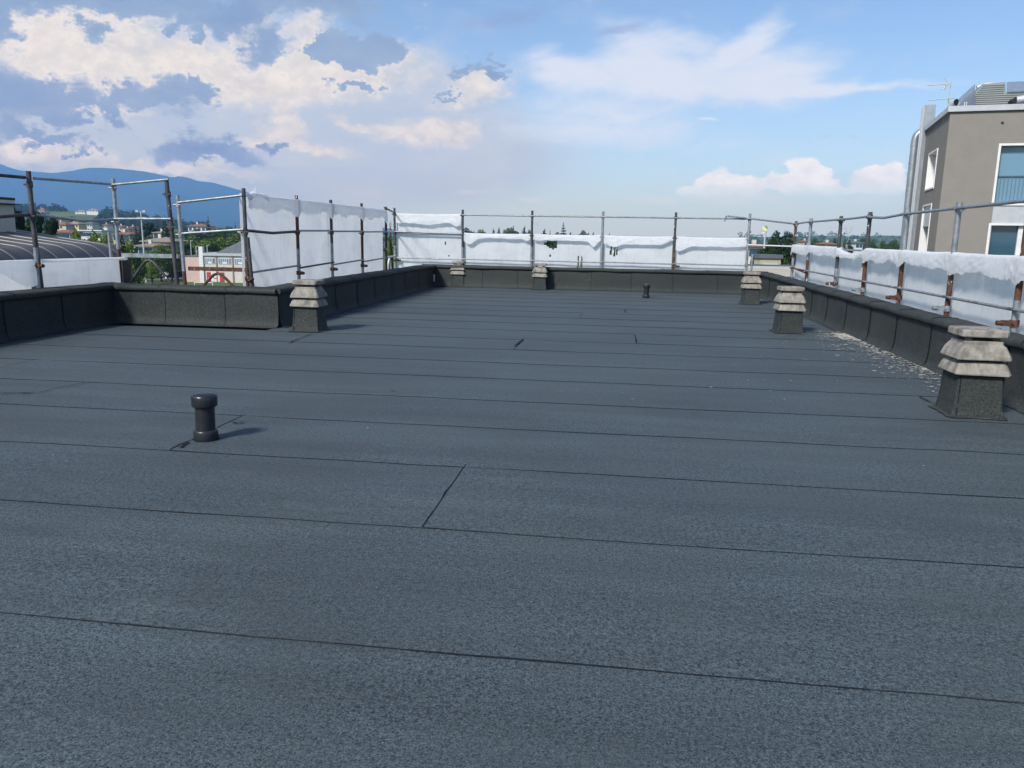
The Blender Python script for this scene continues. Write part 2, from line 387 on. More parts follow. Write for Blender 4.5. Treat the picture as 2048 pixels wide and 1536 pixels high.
M_terra = simple('terracotta_roof', (.20, .105, .066), .85, 0, .3, 3)
M_brownroof = simple('brown_tile_roof', (.24, .19, .155), .85, 0, .2, 3)
M_cream = simple('cream_render', (.50, .41, .27), .9, 0, .1, 1)
M_yellow = simple('yellow_render', (.62, .52, .22), .9, 0, .1, 1)
M_pinkr = simple('pink_render', (.52, .38, .34), .9, 0, .06, 1)
M_offwhite = simple('off_white_render', (.52, .50, .45), .9, 0, .06, 1)
M_slate = simple('slate_grey_roof', (.105, .115, .125), .7, 0, .12, 1)
M_red = simple('red_panel', (.42, .035, .03), .6, 0, .15, 3)
M_beige = simple('beige_render', (.40, .36, .28), .9, 0, .06, 1)
M_greyroof = simple('grey_roof_sheet', (.20, .215, .225), .7, 0, .2, .6)
M_bark = simple('bark', (.085, .062, .045), .95, 0, .35, 8)
M_steelgrey = simple('grey_steel_pole', (.42, .45, .45), .6, .2, .1, 3)

def leafmat(name, a, b):
    def fn(w):
        geo = w.n('ShaderNodeNewGeometry'); oi = w.n('ShaderNodeObjectInfo')
        tc = w.n('ShaderNodeTexCoord').outputs['Object']
        n1 = w.noise(tc, 9, 3, .6)
        rnd = w.m('ADD', w.m('MULTIPLY', geo.outputs['Random Per Island'], .6), w.m('MULTIPLY', n1, .4))
        c = w.mix(w.lerp(rnd, .15, .85), a, b)
        c = w.mix(w.m('MULTIPLY', oi.outputs['Random'], .25), c, tuple(x*.7 for x in a))
        d = w.n('ShaderNodeBsdfDiffuse'); w.put(d.inputs[0], c)
        t = w.n('ShaderNodeBsdfTranslucent'); w.put(t.inputs[0], c)
        x = w.n('ShaderNodeMixShader'); x.inputs[0].default_value = .25
        w.t.links.new(d.outputs[0], x.inputs[1]); w.t.links.new(t.outputs[0], x.inputs[2]); return x.outputs[0]
    return mat(name, fn)
M_leaf = leafmat('bright_leaves', (.050, .095, .018), (.18, .25, .050))
M_leafmid = leafmat('mid_leaves', (.028, .055, .016), (.085, .135, .035))
M_leafdark = leafmat('dark_needles', (.012, .026, .014), (.040, .068, .030))

# ------------------------------------------------------------------ ground, hills, mountain, haze
GZ = -10.0
def ground_fn(w):
    geo = w.n('ShaderNodeNewGeometry').outputs['Position']
    n1 = w.noise(geo, .004, 5, .6); n2 = w.noise(geo, .03, 4, .6)
    c = w.mix(w.lerp(n1, .4, .6), (.055, .085, .03), (.11, .12, .05))
    c = w.mix(w.m('MULTIPLY', w.lerp(n2, .5, .7), .5), c, (.04, .06, .025))
    return pbsdf(w, c, .95, 0, .1)
M_ground = mat('open_ground', ground_fn)
b = MB()
rad = [0, 60, 150, 300, 600, 1200, 2500, 5000, 9800]; nn = 48
b.grid([[(r*math.cos(2*math.pi*k/nn), r*math.sin(2*math.pi*k/nn), GZ) for k in range(nn)] for r in rad[1:]], 0, True, True)
b.face([(60*math.cos(2*math.pi*k/nn), 60*math.sin(2*math.pi*k/nn), GZ) for k in range(nn)])
tag(b.build('ground', M_ground), kind='structure')

def forest_fn(w):
    geo = w.n('ShaderNodeNewGeometry').outputs['Position']
    n1 = w.noise(geo, .0035, 6, .65)
    return pbsdf(w, w.mix(w.lerp(n1, .35, .65), (.014, .022, .014), (.035, .048, .026)), 1, 0, .05)
M_forest = mat('forest_slopes', forest_fn)
def hill_fn(w):
    geo = w.n('ShaderNodeNewGeometry').outputs['Position']
    n1 = w.noise(geo, .006, 4, .6); n2 = w.noise(w.mapping(geo, rot=(0, 0, .5), scale=(.05, .5, 1)), .5, 2, .5)
    c = w.mix(w.lerp(n1, .42, .56), (.05, .075, .025), (.12, .15, .045))
    c = w.mix(w.m('MULTIPLY', w.lerp(n2, .45, .6), .3), c, (.045, .07, .03))
    return pbsdf(w, c, .95, 0, .1)
M_hill = mat('hill_grassland', hill_fn)

def relief(name, crest, D0, D1, D2, m_, rough, seed, nu=170, nr=26):
    """a range of hills: crest is a list of (u, v) of its skyline at distance D1; foot at D0, back at D2"""
    us = np.linspace(crest[0][0], crest[-1][0], nu); vs = np.interp(us, [c[0] for c in crest], [c[1] for c in crest])
    rows = []
    for i in range(nr):
        t = i/(nr-1); row = []
        for u, v in zip(us, vs):
            top = at(u, v, D1)
            if t < .72:
                q = t/.72; D = D0+(D1-D0)*q; h = q**1.25
            else:
                q = (t-.72)/.28; D = D1+(D2-D1)*q; h = 1-q*q*.9
            base = at(u, 768, 1); dirv = Vector((top.x, top.y, 0))/D1
            p = dirv*D
            z = GZ-1+(top.z-GZ+1)*h
            env = math.sin(math.pi*min(1, t/.72)) if t < .72 else 0
            z += noise.fractal(Vector((p.x, p.y, seed))/((D1-D0)*.16), .9, 2.1, 5)*rough*env*(top.z-GZ)
            row.append((p.x, p.y, max(z, GZ-1)))
        rows.append(row)
    b = MB(); b.grid(rows, 0, True)
    return tag(b.build(name, m_), kind='structure')
relief('mountain', [(-900, 420), (-600, 360), (-380, 330), (-200, 318), (-60, 322), (0, 327), (12, 333), (40, 341), (75, 344), (110, 346), (150, 341), (165, 337), (190, 335), (235, 337), (290, 343), (325, 350),
                    (345, 355), (358, 352), (378, 356), (400, 363), (425, 365), (455, 373), (485, 382), (515, 390), (560, 404), (640, 425), (720, 445), (800, 462)],
       5200, 8200, 9300, M_forest, .16, 3.1)
relief('hills', [(-500, 425), (-200, 418), (-40, 421), (40, 420), (90, 419), (140, 421), (200, 424), (240, 429), (290, 438), (350, 446), (410, 452), (480, 456), (540, 459), (640, 462)], 520, 1400, 1700, M_hill, .10, 8.2, 120, 16)
relief('low_hills', [(1380, 476), (1480, 474), (1560, 473), (1640, 471), (1700, 472), (1760, 470), (1830, 472), (1950, 474), (2300, 480)], 900, 2300, 2700, M_hill, .10, 5.5, 90, 14)

# haze: one closed box of air round the camera and all that is built
b = MB(); b.box((0, 0, 380), (19900, 19900, 783))
def haze_mat():
    m_ = bpy.data.materials.new('air'); m_.use_nodes = True; t = m_.node_tree; t.nodes.clear()
    o = t.nodes.new('ShaderNodeOutputMaterial'); v = t.nodes.new('ShaderNodeVolumePrincipled')
    v.inputs['Color'].default_value = (.25, .54, 1.0, 1); v.inputs['Density'].default_value = HAZE_D; v.inputs['Anisotropy'].default_value = 0
    t.links.new(v.outputs[0], o.inputs['Volume']); return m_
tag(b.build('haze', haze_mat()), kind='stuff')

# ------------------------------------------------------------------ the flat roof
XR, YB, XL, YF, XLL = 3.19, 18.97, -4.49, 9.98, -6.85     # inner faces of the parapets
YN = -3.0                                               # roof runs on behind the camera
SEAMS = [-2.9, -1.98, -1.05, .28, 1.24, 2.206, 3.214, 4.16, 5.077]
while SEAMS[-1] < YB-.5: SEAMS.append(SEAMS[-1]+.915+.03*math.sin(len(SEAMS)*3.3))
SEAMS[-1] = YB-.01
roof = tag(empty('flat_roof', (0, 8, 0)), kind='structure')
slab = MB(); slab.box(((XLL+XR)/2, (YN+YF)/2, -.16), (XR-XLL+.5, YF-YN+.5, .28)); slab.box(((XL+XR)/2, (YF+YB)/2+.15, -.162), (XR-XL+.52, YB-YF, .28))
slab.build('roof_slab', M_bitumen, roof, roof.location)
LAPS = {6: [-.815], 7: [-2.57], 9: [-5.6], 12: [-1.15], 13: [.23], 16: [-.6], 3: [-4.4]}
def nz(x, y, s=0.0): return noise.noise(Vector((x, y, s)))
for i in range(len(SEAMS)-1):
    y0, y1 = SEAMS[i], SEAMS[i+1]
    xa = XLL if y0 < YF-.4 else XL; xb = XR
    cuts = [xa-.03]+[c for c in LAPS.get(i, []) if xa+.3 < c < xb-.3]+[xb+.03]
    for j in range(len(cuts)-1):
        c0, c1 = cuts[j], cuts[j+1]
        n = max(4, int((c1-c0)/.07)); m = 8
        b = MB(); rows = []
        lift = .003 if j else .0
        for r in range(m+1):
            t = r/m; row = []
            for k in range(n+1):
                s = k/n; x = c0+(c1-c0)*s
                ya = y0+nz(x*1.7, i*9.1)*.007+nz(x*7, i*5.3)*.003; yb = y1+.05
                if xa == XLL and y1 > YF and x < XL: yb = min(yb, YF+.02)
                y = ya+(yb-ya)*t
                wob = nz(t*2.2, i+j*.7, 4)*.008 if 0 < k < n else 0
                xx = x+(wob+nz(t*7, i*2.3+j, 2)*.004 if k == 0 and j else (0))
                z = .004*(1-t)**1.5+lift*max(0, 1-s*(c1-c0)/.5)+nz(x*.8, y*.8, 7)*.0035+nz(x*3.1, y*1.2, 3)*.0018
                row.append((xx, y, z))
            rows.append(row)
        b.grid(rows, 0, True)
        # cut edge, the lap's edge shadow put into its colour, plus bled-out bitumen
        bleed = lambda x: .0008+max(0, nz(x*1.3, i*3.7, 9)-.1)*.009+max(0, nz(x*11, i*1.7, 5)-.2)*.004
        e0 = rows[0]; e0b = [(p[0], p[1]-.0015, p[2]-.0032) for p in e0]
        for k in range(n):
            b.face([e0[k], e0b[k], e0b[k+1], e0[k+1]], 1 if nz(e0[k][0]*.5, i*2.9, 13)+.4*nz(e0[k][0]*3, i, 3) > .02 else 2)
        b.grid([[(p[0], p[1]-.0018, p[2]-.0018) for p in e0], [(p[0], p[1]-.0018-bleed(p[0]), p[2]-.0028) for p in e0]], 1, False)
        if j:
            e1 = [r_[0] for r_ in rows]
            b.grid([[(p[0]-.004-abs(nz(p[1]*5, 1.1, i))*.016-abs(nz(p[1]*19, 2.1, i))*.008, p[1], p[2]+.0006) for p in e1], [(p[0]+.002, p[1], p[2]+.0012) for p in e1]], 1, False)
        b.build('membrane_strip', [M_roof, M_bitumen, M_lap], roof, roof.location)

# the building under the roof
hb = empty('apartment_building', (0, 8, GZ), 'block under the dark felt roof, its wall below the parapets', 'building')
b = MB()
outer = [(XLL-.3, YN-.3), (XR+.2, YN-.3), (XR+.2, YB+.2), (XL-.3, YB+.2), (XL-.3, YF+.25), (XLL-.3, YF+.25)]
for i in range(6):
    p, q = outer[i], outer[(i+1) % 6]; b.face([(*p, GZ-.4), (*q, GZ-.4), (*q, -.30), (*p, -.30)])
b.build('wall', M_beige, hb, hb.location)

# ------------------------------------------------------------------ parapets
def parapet(A, B, inn, joints, th, label, seed, ext0=0, ext1=0):
    """A -> B along the inner face, inn = unit vector towards the roof; joints = distances of the vertical laps"""
    A, B, inn = Vector((*A, 0)), Vector((*B, 0)), Vector((*inn, 0))
    L = (B-A).length; t = (B-A)/L
    root = empty('parapet_wall', A, label, 'parapet')
    js = [0.0]+sorted(joints)+[L]
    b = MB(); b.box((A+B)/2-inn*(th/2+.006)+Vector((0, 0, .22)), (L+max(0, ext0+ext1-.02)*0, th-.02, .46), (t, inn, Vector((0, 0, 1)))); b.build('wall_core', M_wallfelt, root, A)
    prof = [(.11, .006), (.055, .016), (.026, .045), (.012, .10), (.006, .2), (.004, .32), (.006, .44), (.004, .47)]
    for a, c in zip(js[:-1], js[1:]):
        b = MB(); n = max(3, int((c-a)/.06)); rows = []
        for q, (d, z) in enumerate(prof):
            row = []
            for k in range(n+1):
                s = a+(c-a+.004)*k/n
                if k == 0: s += nz(z*3, a*2, seed)*.008
                w_ = nz(s*2.1, z*3, seed)*.004+nz(s*6, z*6, seed+3)*.003+.006*(1-k/n)
                if q == 0: d2 = d+nz(s*3, 1, seed)*.02
                else: d2 = d+w_
                row.append(A+t*s+inn*d2+Vector((0, 0, z)))
            rows.append(row)
        b.grid(rows[::-1], 0, True)
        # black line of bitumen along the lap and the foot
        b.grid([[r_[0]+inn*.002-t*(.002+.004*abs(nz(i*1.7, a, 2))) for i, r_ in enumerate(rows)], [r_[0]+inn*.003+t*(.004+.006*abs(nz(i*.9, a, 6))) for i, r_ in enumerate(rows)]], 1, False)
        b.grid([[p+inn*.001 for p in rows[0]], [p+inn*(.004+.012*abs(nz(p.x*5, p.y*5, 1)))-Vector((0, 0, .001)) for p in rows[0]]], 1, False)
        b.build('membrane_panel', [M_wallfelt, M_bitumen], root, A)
    cj = [-ext0]; x = -ext0
    while x < L+ext1-.6:
        x += random.uniform(.9, 1.1); cj.append(min(x, L+ext1))
    if cj[-1] < L+ext1: cj[-1] = L+ext1
    cp = [(.004, .445), (.034, .448), (.046, .462), (.048, .487), (.040, .508), (.020, .520), (-.05, .527), (-th*.6, .530), (-th, .522), (-th-.012, .505), (-th-.012, .40)]
    for a, c in zip(cj[:-1], cj[1:]):
        b = MB(); n = max(3, int((c-a)/.06)); rows = []
        for d, z in cp:
            row = []
            for k in range(n+1):
                s = a+(c-a)*k/n
                w_ = nz(s*2.6, z, seed+5)*.010+nz(s*8, z*5, seed+8)*.004
                row.append(A+t*s+inn*(d+(w_ if d > 0 else 0))+Vector((0, 0, z+nz(s*1.9, d*4, seed+6)*.009+(.004 if k == 0 else 0))))
            rows.append(row)
        b.grid(rows[::-1], 0, True)
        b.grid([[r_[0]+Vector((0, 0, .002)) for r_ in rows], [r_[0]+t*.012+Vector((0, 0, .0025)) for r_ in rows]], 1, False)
        if a == cj[0]: b.face([r_[0] for r_ in rows])
        if c == cj[-1]: b.face([r_[-1] for r_ in rows[::-1]])
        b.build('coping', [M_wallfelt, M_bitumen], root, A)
    return root
yjs = [y for y in (17.6, 16.5, 15.5, 14.6, 13.72, 12.72, 11.67, 10.57, 9.59, 8.55, 7.75, 6.9, 5.9, 4.9, 3.9, 2.9, 1.9, .9, 0, -1, -2)]
parapet((XR, YN), (XR, YB), (-1, 0), [y-YN for y in yjs], .2, 'long black parapet with bird-spattered foot behind the three chimneys', 11, 0, .2)
parapet((XL, YB), (XR, YB), (0, -1), [x-XL for x in (-3.29, -2.44, -1.57, -.68, .26, 1.23, 2.25)], .2, 'sunlit felt parapet across the far end of the roof', 23, .3, .2)
parapet((XL, YF), (XL, YB), (1, 0), [1.1, 2.15, 3.2, 4.2, 5.3, 6.3, 7.4, 8.3], .3, 'shaded felt parapet running from the lone chimney back to the far corner', 31, 0, .2)
parapet((XLL, YF), (XL, YF), (0, -1), [.76, 1.62], .25, 'short sunlit brown parapet with a scuff near its foot', 43, .3, -.012)
parapet((XLL, YN), (XLL, YF), (1, 0), [1, 2, 3, 4, 5, 6, 7, 8, 9, 10, 11, 11.95], .3, 'deep shaded parapet at the near corner beside the lowest white sheets', 57, 0, .25)

# ------------------------------------------------------------------ chimneys
def chimney_proto():
    r = empty('chimney')
    b = MB(); b.sq_loft([(.178, .0), (.172, .03), (.163, .09), (.157, .16), (.152, .24), (.149, .314)], bev=.05, jit=.003)
    for q in range(4):
        a = math.pi/2*q; rot = Matrix.Rotation(a, 3, 'Z')
        pts = [(.1775, -.150, .0), (.163, -.140, .08), (.157, -.136, .16), (.151, -.134, .30)]
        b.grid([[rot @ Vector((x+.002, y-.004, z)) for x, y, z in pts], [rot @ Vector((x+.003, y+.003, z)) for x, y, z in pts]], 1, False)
    b.build('felt_base', [M_wallfelt, M_bitumen], r)
    b = MB(); b.sq_loft([(.165, .312), (.184, .311), (.185, .318), (.180, .338), (.171, .362), (.158, .388), (.145, .402)], bev=.09, jit=.0015); b.build('lower_collar', M_conc, r)
    b = MB(); b.sq_loft([(.160, .421), (.180, .420), (.1815, .427), (.175, .450), (.163, .480), (.146, .510), (.133, .527), (.131, .546), (.126, .550)], bev=.09, jit=.0015); b.build('upper_collar', M_conc, r)
    b = MB(); b.sq_loft([(.135, .40), (.135, .424)], bev=.09); b.build('flue_core', M_black, r)
    for x, y in ((-.09, -.09), (.09, -.09), (.09, .09), (-.09, .09)):
        b = MB(); b.lathe([(.016, .544), (.025, .554), (.026, .565), (.018, .580)], (x, y, 0), 12); b.build('support_stub', M_conc, r)
    b = MB(); b.sq_loft([(.146, .578), (.153, .580), (.156, .585), (.155, .622), (.150, .630), (.06, .636)], bev=.13, jit=.0015); b.build('cap_slab', M_conc, r)
    b = MB()
    ring = [];
    for k in range(28):
        a = 2*math.pi*k/28; m_ = max(abs(math.cos(a)), abs(math.sin(a)))
        rr = .185/m_*(1.12+.20*nz(math.cos(a)*2, math.sin(a)*2, 3))
        ring.append((rr*math.cos(a), rr*math.sin(a)))
    b.grid([[(x*.8, y*.8, .016) for x, y in ring], [(x*.96, y*.96, .012) for x, y in ring], [(x, y, .007) for x, y in ring]], 0, True, True)
    b.grid([[(x, y, .0075) for x, y in ring], [(x*1.012+.004*nz(x*30, y*30), y*1.02+.004*nz(y*30, x*30, 2), .005) for x, y in ring]], 1, False, True)
    b.build('felt_flashing', [M_wallfelt, M_bitumen], r)
    return r
CH = [(611, 664, 'lone concrete-capped chimney in front of the short sunlit parapet', 1.04, .02),
      (915, 574, 'small far chimney close to the pale bent pipe at the far parapet', .97, -.02),
      (1078, 580, 'far chimney against the back parapet, under the torn white sheet', .97, .03),
      (1502, 609, 'far chimney near the open corner of the scaffold', 1.0, -.03),
      (1579, 667, 'middle chimney just beyond the start of the bird droppings', 1.0, .04),
      (1953, 836, 'nearest and largest-looking chimney beside the long black parapet', 1.03, -.03)]
proto = chimney_proto()
for i, (u, v, lab, s, a) in enumerate(CH):
    o = proto if i == 0 else copy_tree(proto)
    p = on_z(u, v, 0); p.y += .15
    o.location = (p.x, p.y, .003); o.rotation_euler = (0, 0, a); o.scale = (s, s, s)
    tag(o, lab, 'chimney', 'chimneys on the felt roof')

# ------------------------------------------------------------------ vent pipes
def vent_proto():
    r = empty('vent_pipe')
    b = MB(); b.lathe([(.058, .0), (.058, .235)], (0, 0, 0), 32); b.build('pipe', M_pvc, r)
    b = MB(); b.lathe([(.070, .004), (.073, .010), (.073, .058), (.070, .064), (.064, .067)], (0, 0, 0), 32); b.build('base_collar', M_pvc, r)
    b = MB(); b.lathe([(.062, .212), (.074, .214), (.076, .220), (.077, .274), (.072, .284), (.062, .289), (.03, .294)], (0, 0, 0), 32); b.build('vent_cap', M_pvc, r)
    b = MB()
    b.lathe([(.078+.006*random.random(), .006), (.076, .012)], (0, 0, 0), 20); b.build('sealant_ring', M_bitumen, r)
    return r
vp = vent_proto()
for i, (u, v, lab) in enumerate([(404, 884, 'near black plastic vent pipe standing on the lap in the foreground'), (1292, 596, 'far black plastic vent pipe before the back parapet')]):
    o = vp if i == 0 else copy_tree(vp)
    p = on_z(u, v, 0); p.y += .05; o.location = (p.x, p.y, .004); tag(o, lab, 'vent pipe', 'vent pipes on the felt roof')
    o.rotation_euler = (math.radians(1.0), math.radians(1.2), 0)

# bent pale pipe at the far left corner
pts = [(868, 549), (868, 556), (867.5, 562), (864, 566), (858, 567.5), (846, 567)]
P3 = [on_y(u, v, YB-.10) for u, v in pts]
b = MB(); b.tube(P3, .022, 10)
tag(b.build('drain_hose', M_white, None, P3[-1]), 'pale bent hose in the far shaded corner of the parapet', 'pipe')

# cracks and dark patches on the felt (bitumen smears lying on it)
def smear(pts, w0, label):
    b = MB(); P = [on_z(u, v, .0125) for u, v in pts]; fine = []
    for p, q in zip(P[:-1], P[1:]):
        for k in range(8): fine.append(p.lerp(q, k/8))
    fine.append(P[-1]); L_, R_ = [], []
    for k, p in enumerate(fine):
        t = (fine[min(k+1, len(fine)-1)]-fine[max(k-1, 0)]).normalized(); n = Vector((-t.y, t.x, 0))
        ww = w0*(.35+abs(nz(p.x*14, p.y*14, 2))*1.5); off = nz(p.x*9, p.y*9, 5)*.008
        L_.append(p+n*(off+ww)); R_.append(p+n*(off-ww))
    b.grid([L_, R_], 0, False); c = P[0]
    return tag(b.build('bitumen_smear', M_bitumen, None, c), label, 'crack', 'bitumen smears on the felt')
smear([(360, 894), (378, 884)], .014, 'short black bitumen smear at the left foot of the near vent pipe')
smear([(466, 844), (474, 846), (488, 843)], .012, 'ragged dark patch on the crack beyond the near vent pipe')
smear([(1030, 692), (1036, 686), (1046, 678)], .014, 'short dark crack in the middle of the roof')
smear([(1269, 668), (1274, 684)], .009, 'thin crack right of the middle of the roof')
smear([(1248, 618), (1252, 625)], .010, 'tiny crack on the far part of the roof')
smear([(0, 786), (34, 785), (78, 784)], .012, 'dark lap edge at the left border of the roof')
smear([(78, 784), (120, 774), (182, 762)], .008, 'thin diagonal lap crack at the left of the roof')
smear([(0, 697), (30, 692), (50, 690)], .010, 'dark lap edge below the shaded near corner')
smear([(1838, 792), (1862, 804), (1878, 808)], .009, 'broken black crack left of the nearest chimney')
smear([(575, 686), (600, 676), (622, 668)], .010, 'crack in front of the lone chimney')
smear([(1800, 731), (1812, 733), (1822, 732)], .014, 'small dark lump among the bird droppings')
smear([(365, 643), (380, 642), (398, 641)], .012, 'black scuff at the foot of the short sunlit parapet')
smear([(780, 781), (790, 782)], .010, 'small dark fleck left of the middle of the roof')

# bird droppings along the foot of the right parapet
b = MB()
def splat(x, y, r, el=1.0, ang=0.0):
    n = 7; ring = []
    for k in range(n):
        a = 2*math.pi*k/n; rr = r*random.uniform(.5, 1.3)
        px, py = rr*math.cos(a)*el, rr*math.sin(a)
        ring.append((x+px*math.cos(ang)-py*math.sin(ang), y+px*math.sin(ang)+py*math.cos(ang), .0135+random.random()*.001))
    b.face(ring)
for k in range(1300):
    y = random.choice([random.gauss(11.1, .22), random.gauss(10.4, .35), random.gauss(9.6, .5), random.gauss(8.4, .5), random.uniform(7.0, 11.3)])
    d = min(1.3, random.expovariate(5.5))+.075
    r_ = random.choice([.003, .004, .004, .005, .006, .007, .009, .013])*(1.5 if abs(y-11) < .35 and d < .3 else .85)
    splat(XR-d, y, r_, random.uniform(1, 3.2), random.uniform(-.3, .3))
for k in range(45): splat(XR-random.uniform(.3, 2.4), random.uniform(6.2, 11.5), random.uniform(.003, .008), random.uniform(1, 2))
for k in range(7): splat(random.uniform(-.5, .4), random.uniform(6.0, 6.6), random.uniform(.002, .006), random.uniform(1.5, 4))
for k in range(26): splat(random.uniform(-5, 2.8), random.uniform(2, 15), random.uniform(.002, .004), random.uniform(1, 2))
M_drop = simple('dried_droppings', (.56, .54, .49), .95, 0, .3, 30)
tag(b.build('bird_droppings', M_drop), kind='stuff')

# ------------------------------------------------------------------ scaffold guard rails
class Run:
    def __init__(s, label, loc): s.root = empty('scaffold', loc, label, 'scaffolding'); s.loc = Vector(loc)
    def post(s, x, y, ztop, segs, r=.026, lean=(0, 0), clamp=None, collars=()):
        """segs: [(z_to, material index)] from the ground up; 0 dark, 1 galvanised, 2 rust"""
        b = MB(); z0 = GZ
        P = lambda z: Vector((x+lean[0]*z, y+lean[1]*z, z))
        for zt, mi in segs:
            zt = min(zt, ztop); b.tube([P(z0), P(zt)], r*(1.0 if mi != 1 else 1.04), 12, mi); z0 = zt-.001
        o = b.build('post', [M_dark, M_galv, M_rust], s.root, s.loc)
        for z in collars:
            c = MB(); c.tube([P(z-.035), P(z+.035)], r*1.35, 12); c.tube([P(z)+Vector((-.06, -.02, 0)), P(z)+Vector((.05, -.02, 0))], .012, 6)
            c.build('rail_bracket', M_dark if segs[-1][1] == 0 else (M_galv if segs[-1][1] == 1 else M_rust), o, s.loc)
        if clamp:
            z, d, mi = clamp; d = Vector((*d, 0)); n = Vector((-d.y, d.x, 0)); c = MB()
            c.tube([P(z-.03), P(z+.03)], r*1.5, 12)
            c.box(P(z)+d*.07, (.07, .05, .05), (d, n, Vector((0, 0, 1))))
            c.tube([P(z)+d*.06, P(z)+d*.15], .022, 8); c.tube([P(z)+d*.03+n*.05, P(z)+d*.03-n*.05], .010, 6)
            c.build('coupler', [M_rust, M_galv][mi], o, s.loc)
        return o
    def rail(s, pts, m_=None, r=.017):
        fine = []
        for p, q in zip(pts[:-1], pts[1:]):
            p, q = Vector(p), Vector(q)
            for k in range(4): fine.append(p.lerp(q, k/4))
        fine.append(Vector(pts[-1]))
        b = MB(); b.tube(fine, r, 8); return b.build('rail', m_ or M_galv, s.root, s.loc)

# right side
RX = 3.5
RPOST = [(17.0, 1.64, [(.9, 1), (2, 2)]), (15.7, 1.67, [(.9, 2), (2, 1)]), (13.62, 1.66, [(.82, 1), (2, 0)]), (12.1, 1.68, [(1.1, 2), (2, 0)]), (10.58, 1.68, [(1.02, 2), (2, 1)]),
         (9.05, 1.69, [(.98, 2), (2, 1)]), (7.56, 1.70, [(.78, 1), (2, 2)]), (6.05, 1.7, [(1, 1), (2, 0)]), (4.5, 1.7, [(1, 1), (2, 2)]), (3.0, 1.7, [(2, 1)])]
R = Run('scaffold guard rail with rusty posts behind the long black parapet', (RX, 10, GZ))
for i, (y, zt, sg) in enumerate(RPOST):
    R.post(RX, y, zt, sg, .028, clamp=((.575, (-1, 0), i % 2) if 1 < i else None), collars=(zt-.07,))
rz = [1.585, 1.60, 1.60, 1.61, 1.61, 1.625, 1.64, 1.64, 1.64, 1.64]
for i in range(len(RPOST)-1):
    a, c = RPOST[i][0], RPOST[i+1][0]
    sag = .0 if i != 3 else -.03
    R.rail([(RX-.035, a+.1, rz[i]), (RX-.035, (a+c)/2, (rz[i]+rz[i+1])/2+sag), (RX-.035, c-.1, rz[i+1]+.004)])
    R.rail([(RX-.035, a+.05, .70), (RX-.035, c-.05, .70)], M_rust if i == 0 else M_galv, .015)
    R.rail([(RX+.03, a, 1.13), (RX+.03, c, 1.13)], M_galv, .015)

# back
BY = 19.3
BX = [-5.57, -3.86, -2.155, -.46, 1.24, 2.93]
BK = Run('scaffold guard rail with grey posts beyond the far parapet', (0, BY, GZ))
BS = [[(.95, 1), (2, 0)], [(.95, 1), (2, 0)], [(1.0, 1), (2, 0)], [(2, 1)], [(.95, 2), (2, 0)], [(2, 1)]]
BL = [0, 0, 0, -.01, .0, -.02]
for i, x in enumerate(BX): BK.post(x, BY, 1.85 if i else 1.87, BS[i], .028, collars=(1.72, 1.26), clamp=((.60, (1, 0), 0) if i in (0, 4) else None))
for i in range(5):
    a, c = BX[i], BX[i+1]
    if i: BK.rail([(a, BY-.03, 1.725), (c, BY-.03, 1.722)], None, .018)
    BK.rail([(a, BY+.035, 1.28), (c, BY+.035, 1.28)], None, .016)
    if i == 0: BK.rail([(a, BY-.03, 1.30), (c, BY-.03, 1.27)], None, .018); BK.rail([(a, BY+.04, 1.70), (c, BY+.04, 1.70)], None, .016)
    BK.rail([(a, BY-.03, .665), (c, BY-.03, .65)], None, .015)
BK.rail([(2.36, BY-.07, 1.66), (2.37, BY-.07, 1.78), (2.42, BY-.07, 1.785), (2.93, BY-.06, 1.73), (3.5, 17.04, 1.585)], None, .018)
BK.rail([(2.93, BY-.03, 1.13), (3.5, 17.04, 1.13)], M_white, .017)
BK.rail([(3.5, 17.0, .72), (3.47, 16.4, .69), (3.465, 15.7, .66)], M_rust, .016)
b = MB(); b.tube([(3.06, BY, GZ), (3.05, BY, .92)], .024, 10, 1); b.build('post', [M_dark, M_galv, M_rust], BK.root, BK.loc)

# left middle
LX = -5.08
LP = [(10.35, 1.83, [(.95, 2), (2, 0)]), (12.12, 1.82, [(1.0, 1), (2, 2)]), (13.62, 1.82, [(1.08, 1), (2, 0)]), (15.3, 1.83, [(.62, 1), (2, 2)]), (16.93, 1.82, [(2, 2)])]
L = Run('scaffold guard rail with brown posts in front of the tall left sheets', (LX, 13, GZ))
for i, (y, zt, sg) in enumerate(LP): L.post(LX, y, zt, sg, .026, clamp=((.62, (.8, -.6), 0) if i < 4 else None), collars=(1.25,))
for i in range(4):
    a, c = LP[i][0], LP[i+1][0]
    if i == 0: L.rail([(LX+.03, a, 1.27), (LX+.03, (a+c)/2-.1, 1.24), (LX+.03, c, 1.27)], M_dark, .02)
    else: L.rail([(LX+.03, a, 1.28), (LX+.03, c, 1.29)], None, .015)
    L.rail([(LX+.03, a, .70), (LX+.03, c, .74)], M_galv if i != 1 else M_dark, .015)
    L.rail([(LX-.03, a, 1.74), (LX-.03, c, 1.74)], None, .015)
L.rail([(LX, 16.93, 1.30), (-5.57, BY, 1.30)], M_white, .017)
L.rail([(LX-.02, 16.9, 1.80), (LX-.1, 17.6, 1.76), (-5.57, BY-.04, 1.76)], M_dark, .018)
L.rail([(LX, 16.93, .74), (-5.57, BY, .70)], M_white, .02)
L.rail([(-5.25, 17.6, -.4), (-5.22, 17.5, .55), (-5.30, 17.9, .68), (-5.42, 18.4, .58), (-5.5, 19.0, -.4)], M_white, .022)
b = MB(); b.tube([(LX+.13, 10.33, -.5), (LX+.02, 10.36, 1.18)], .028, 10); b.build('brace', M_dark, L.root, L.loc)

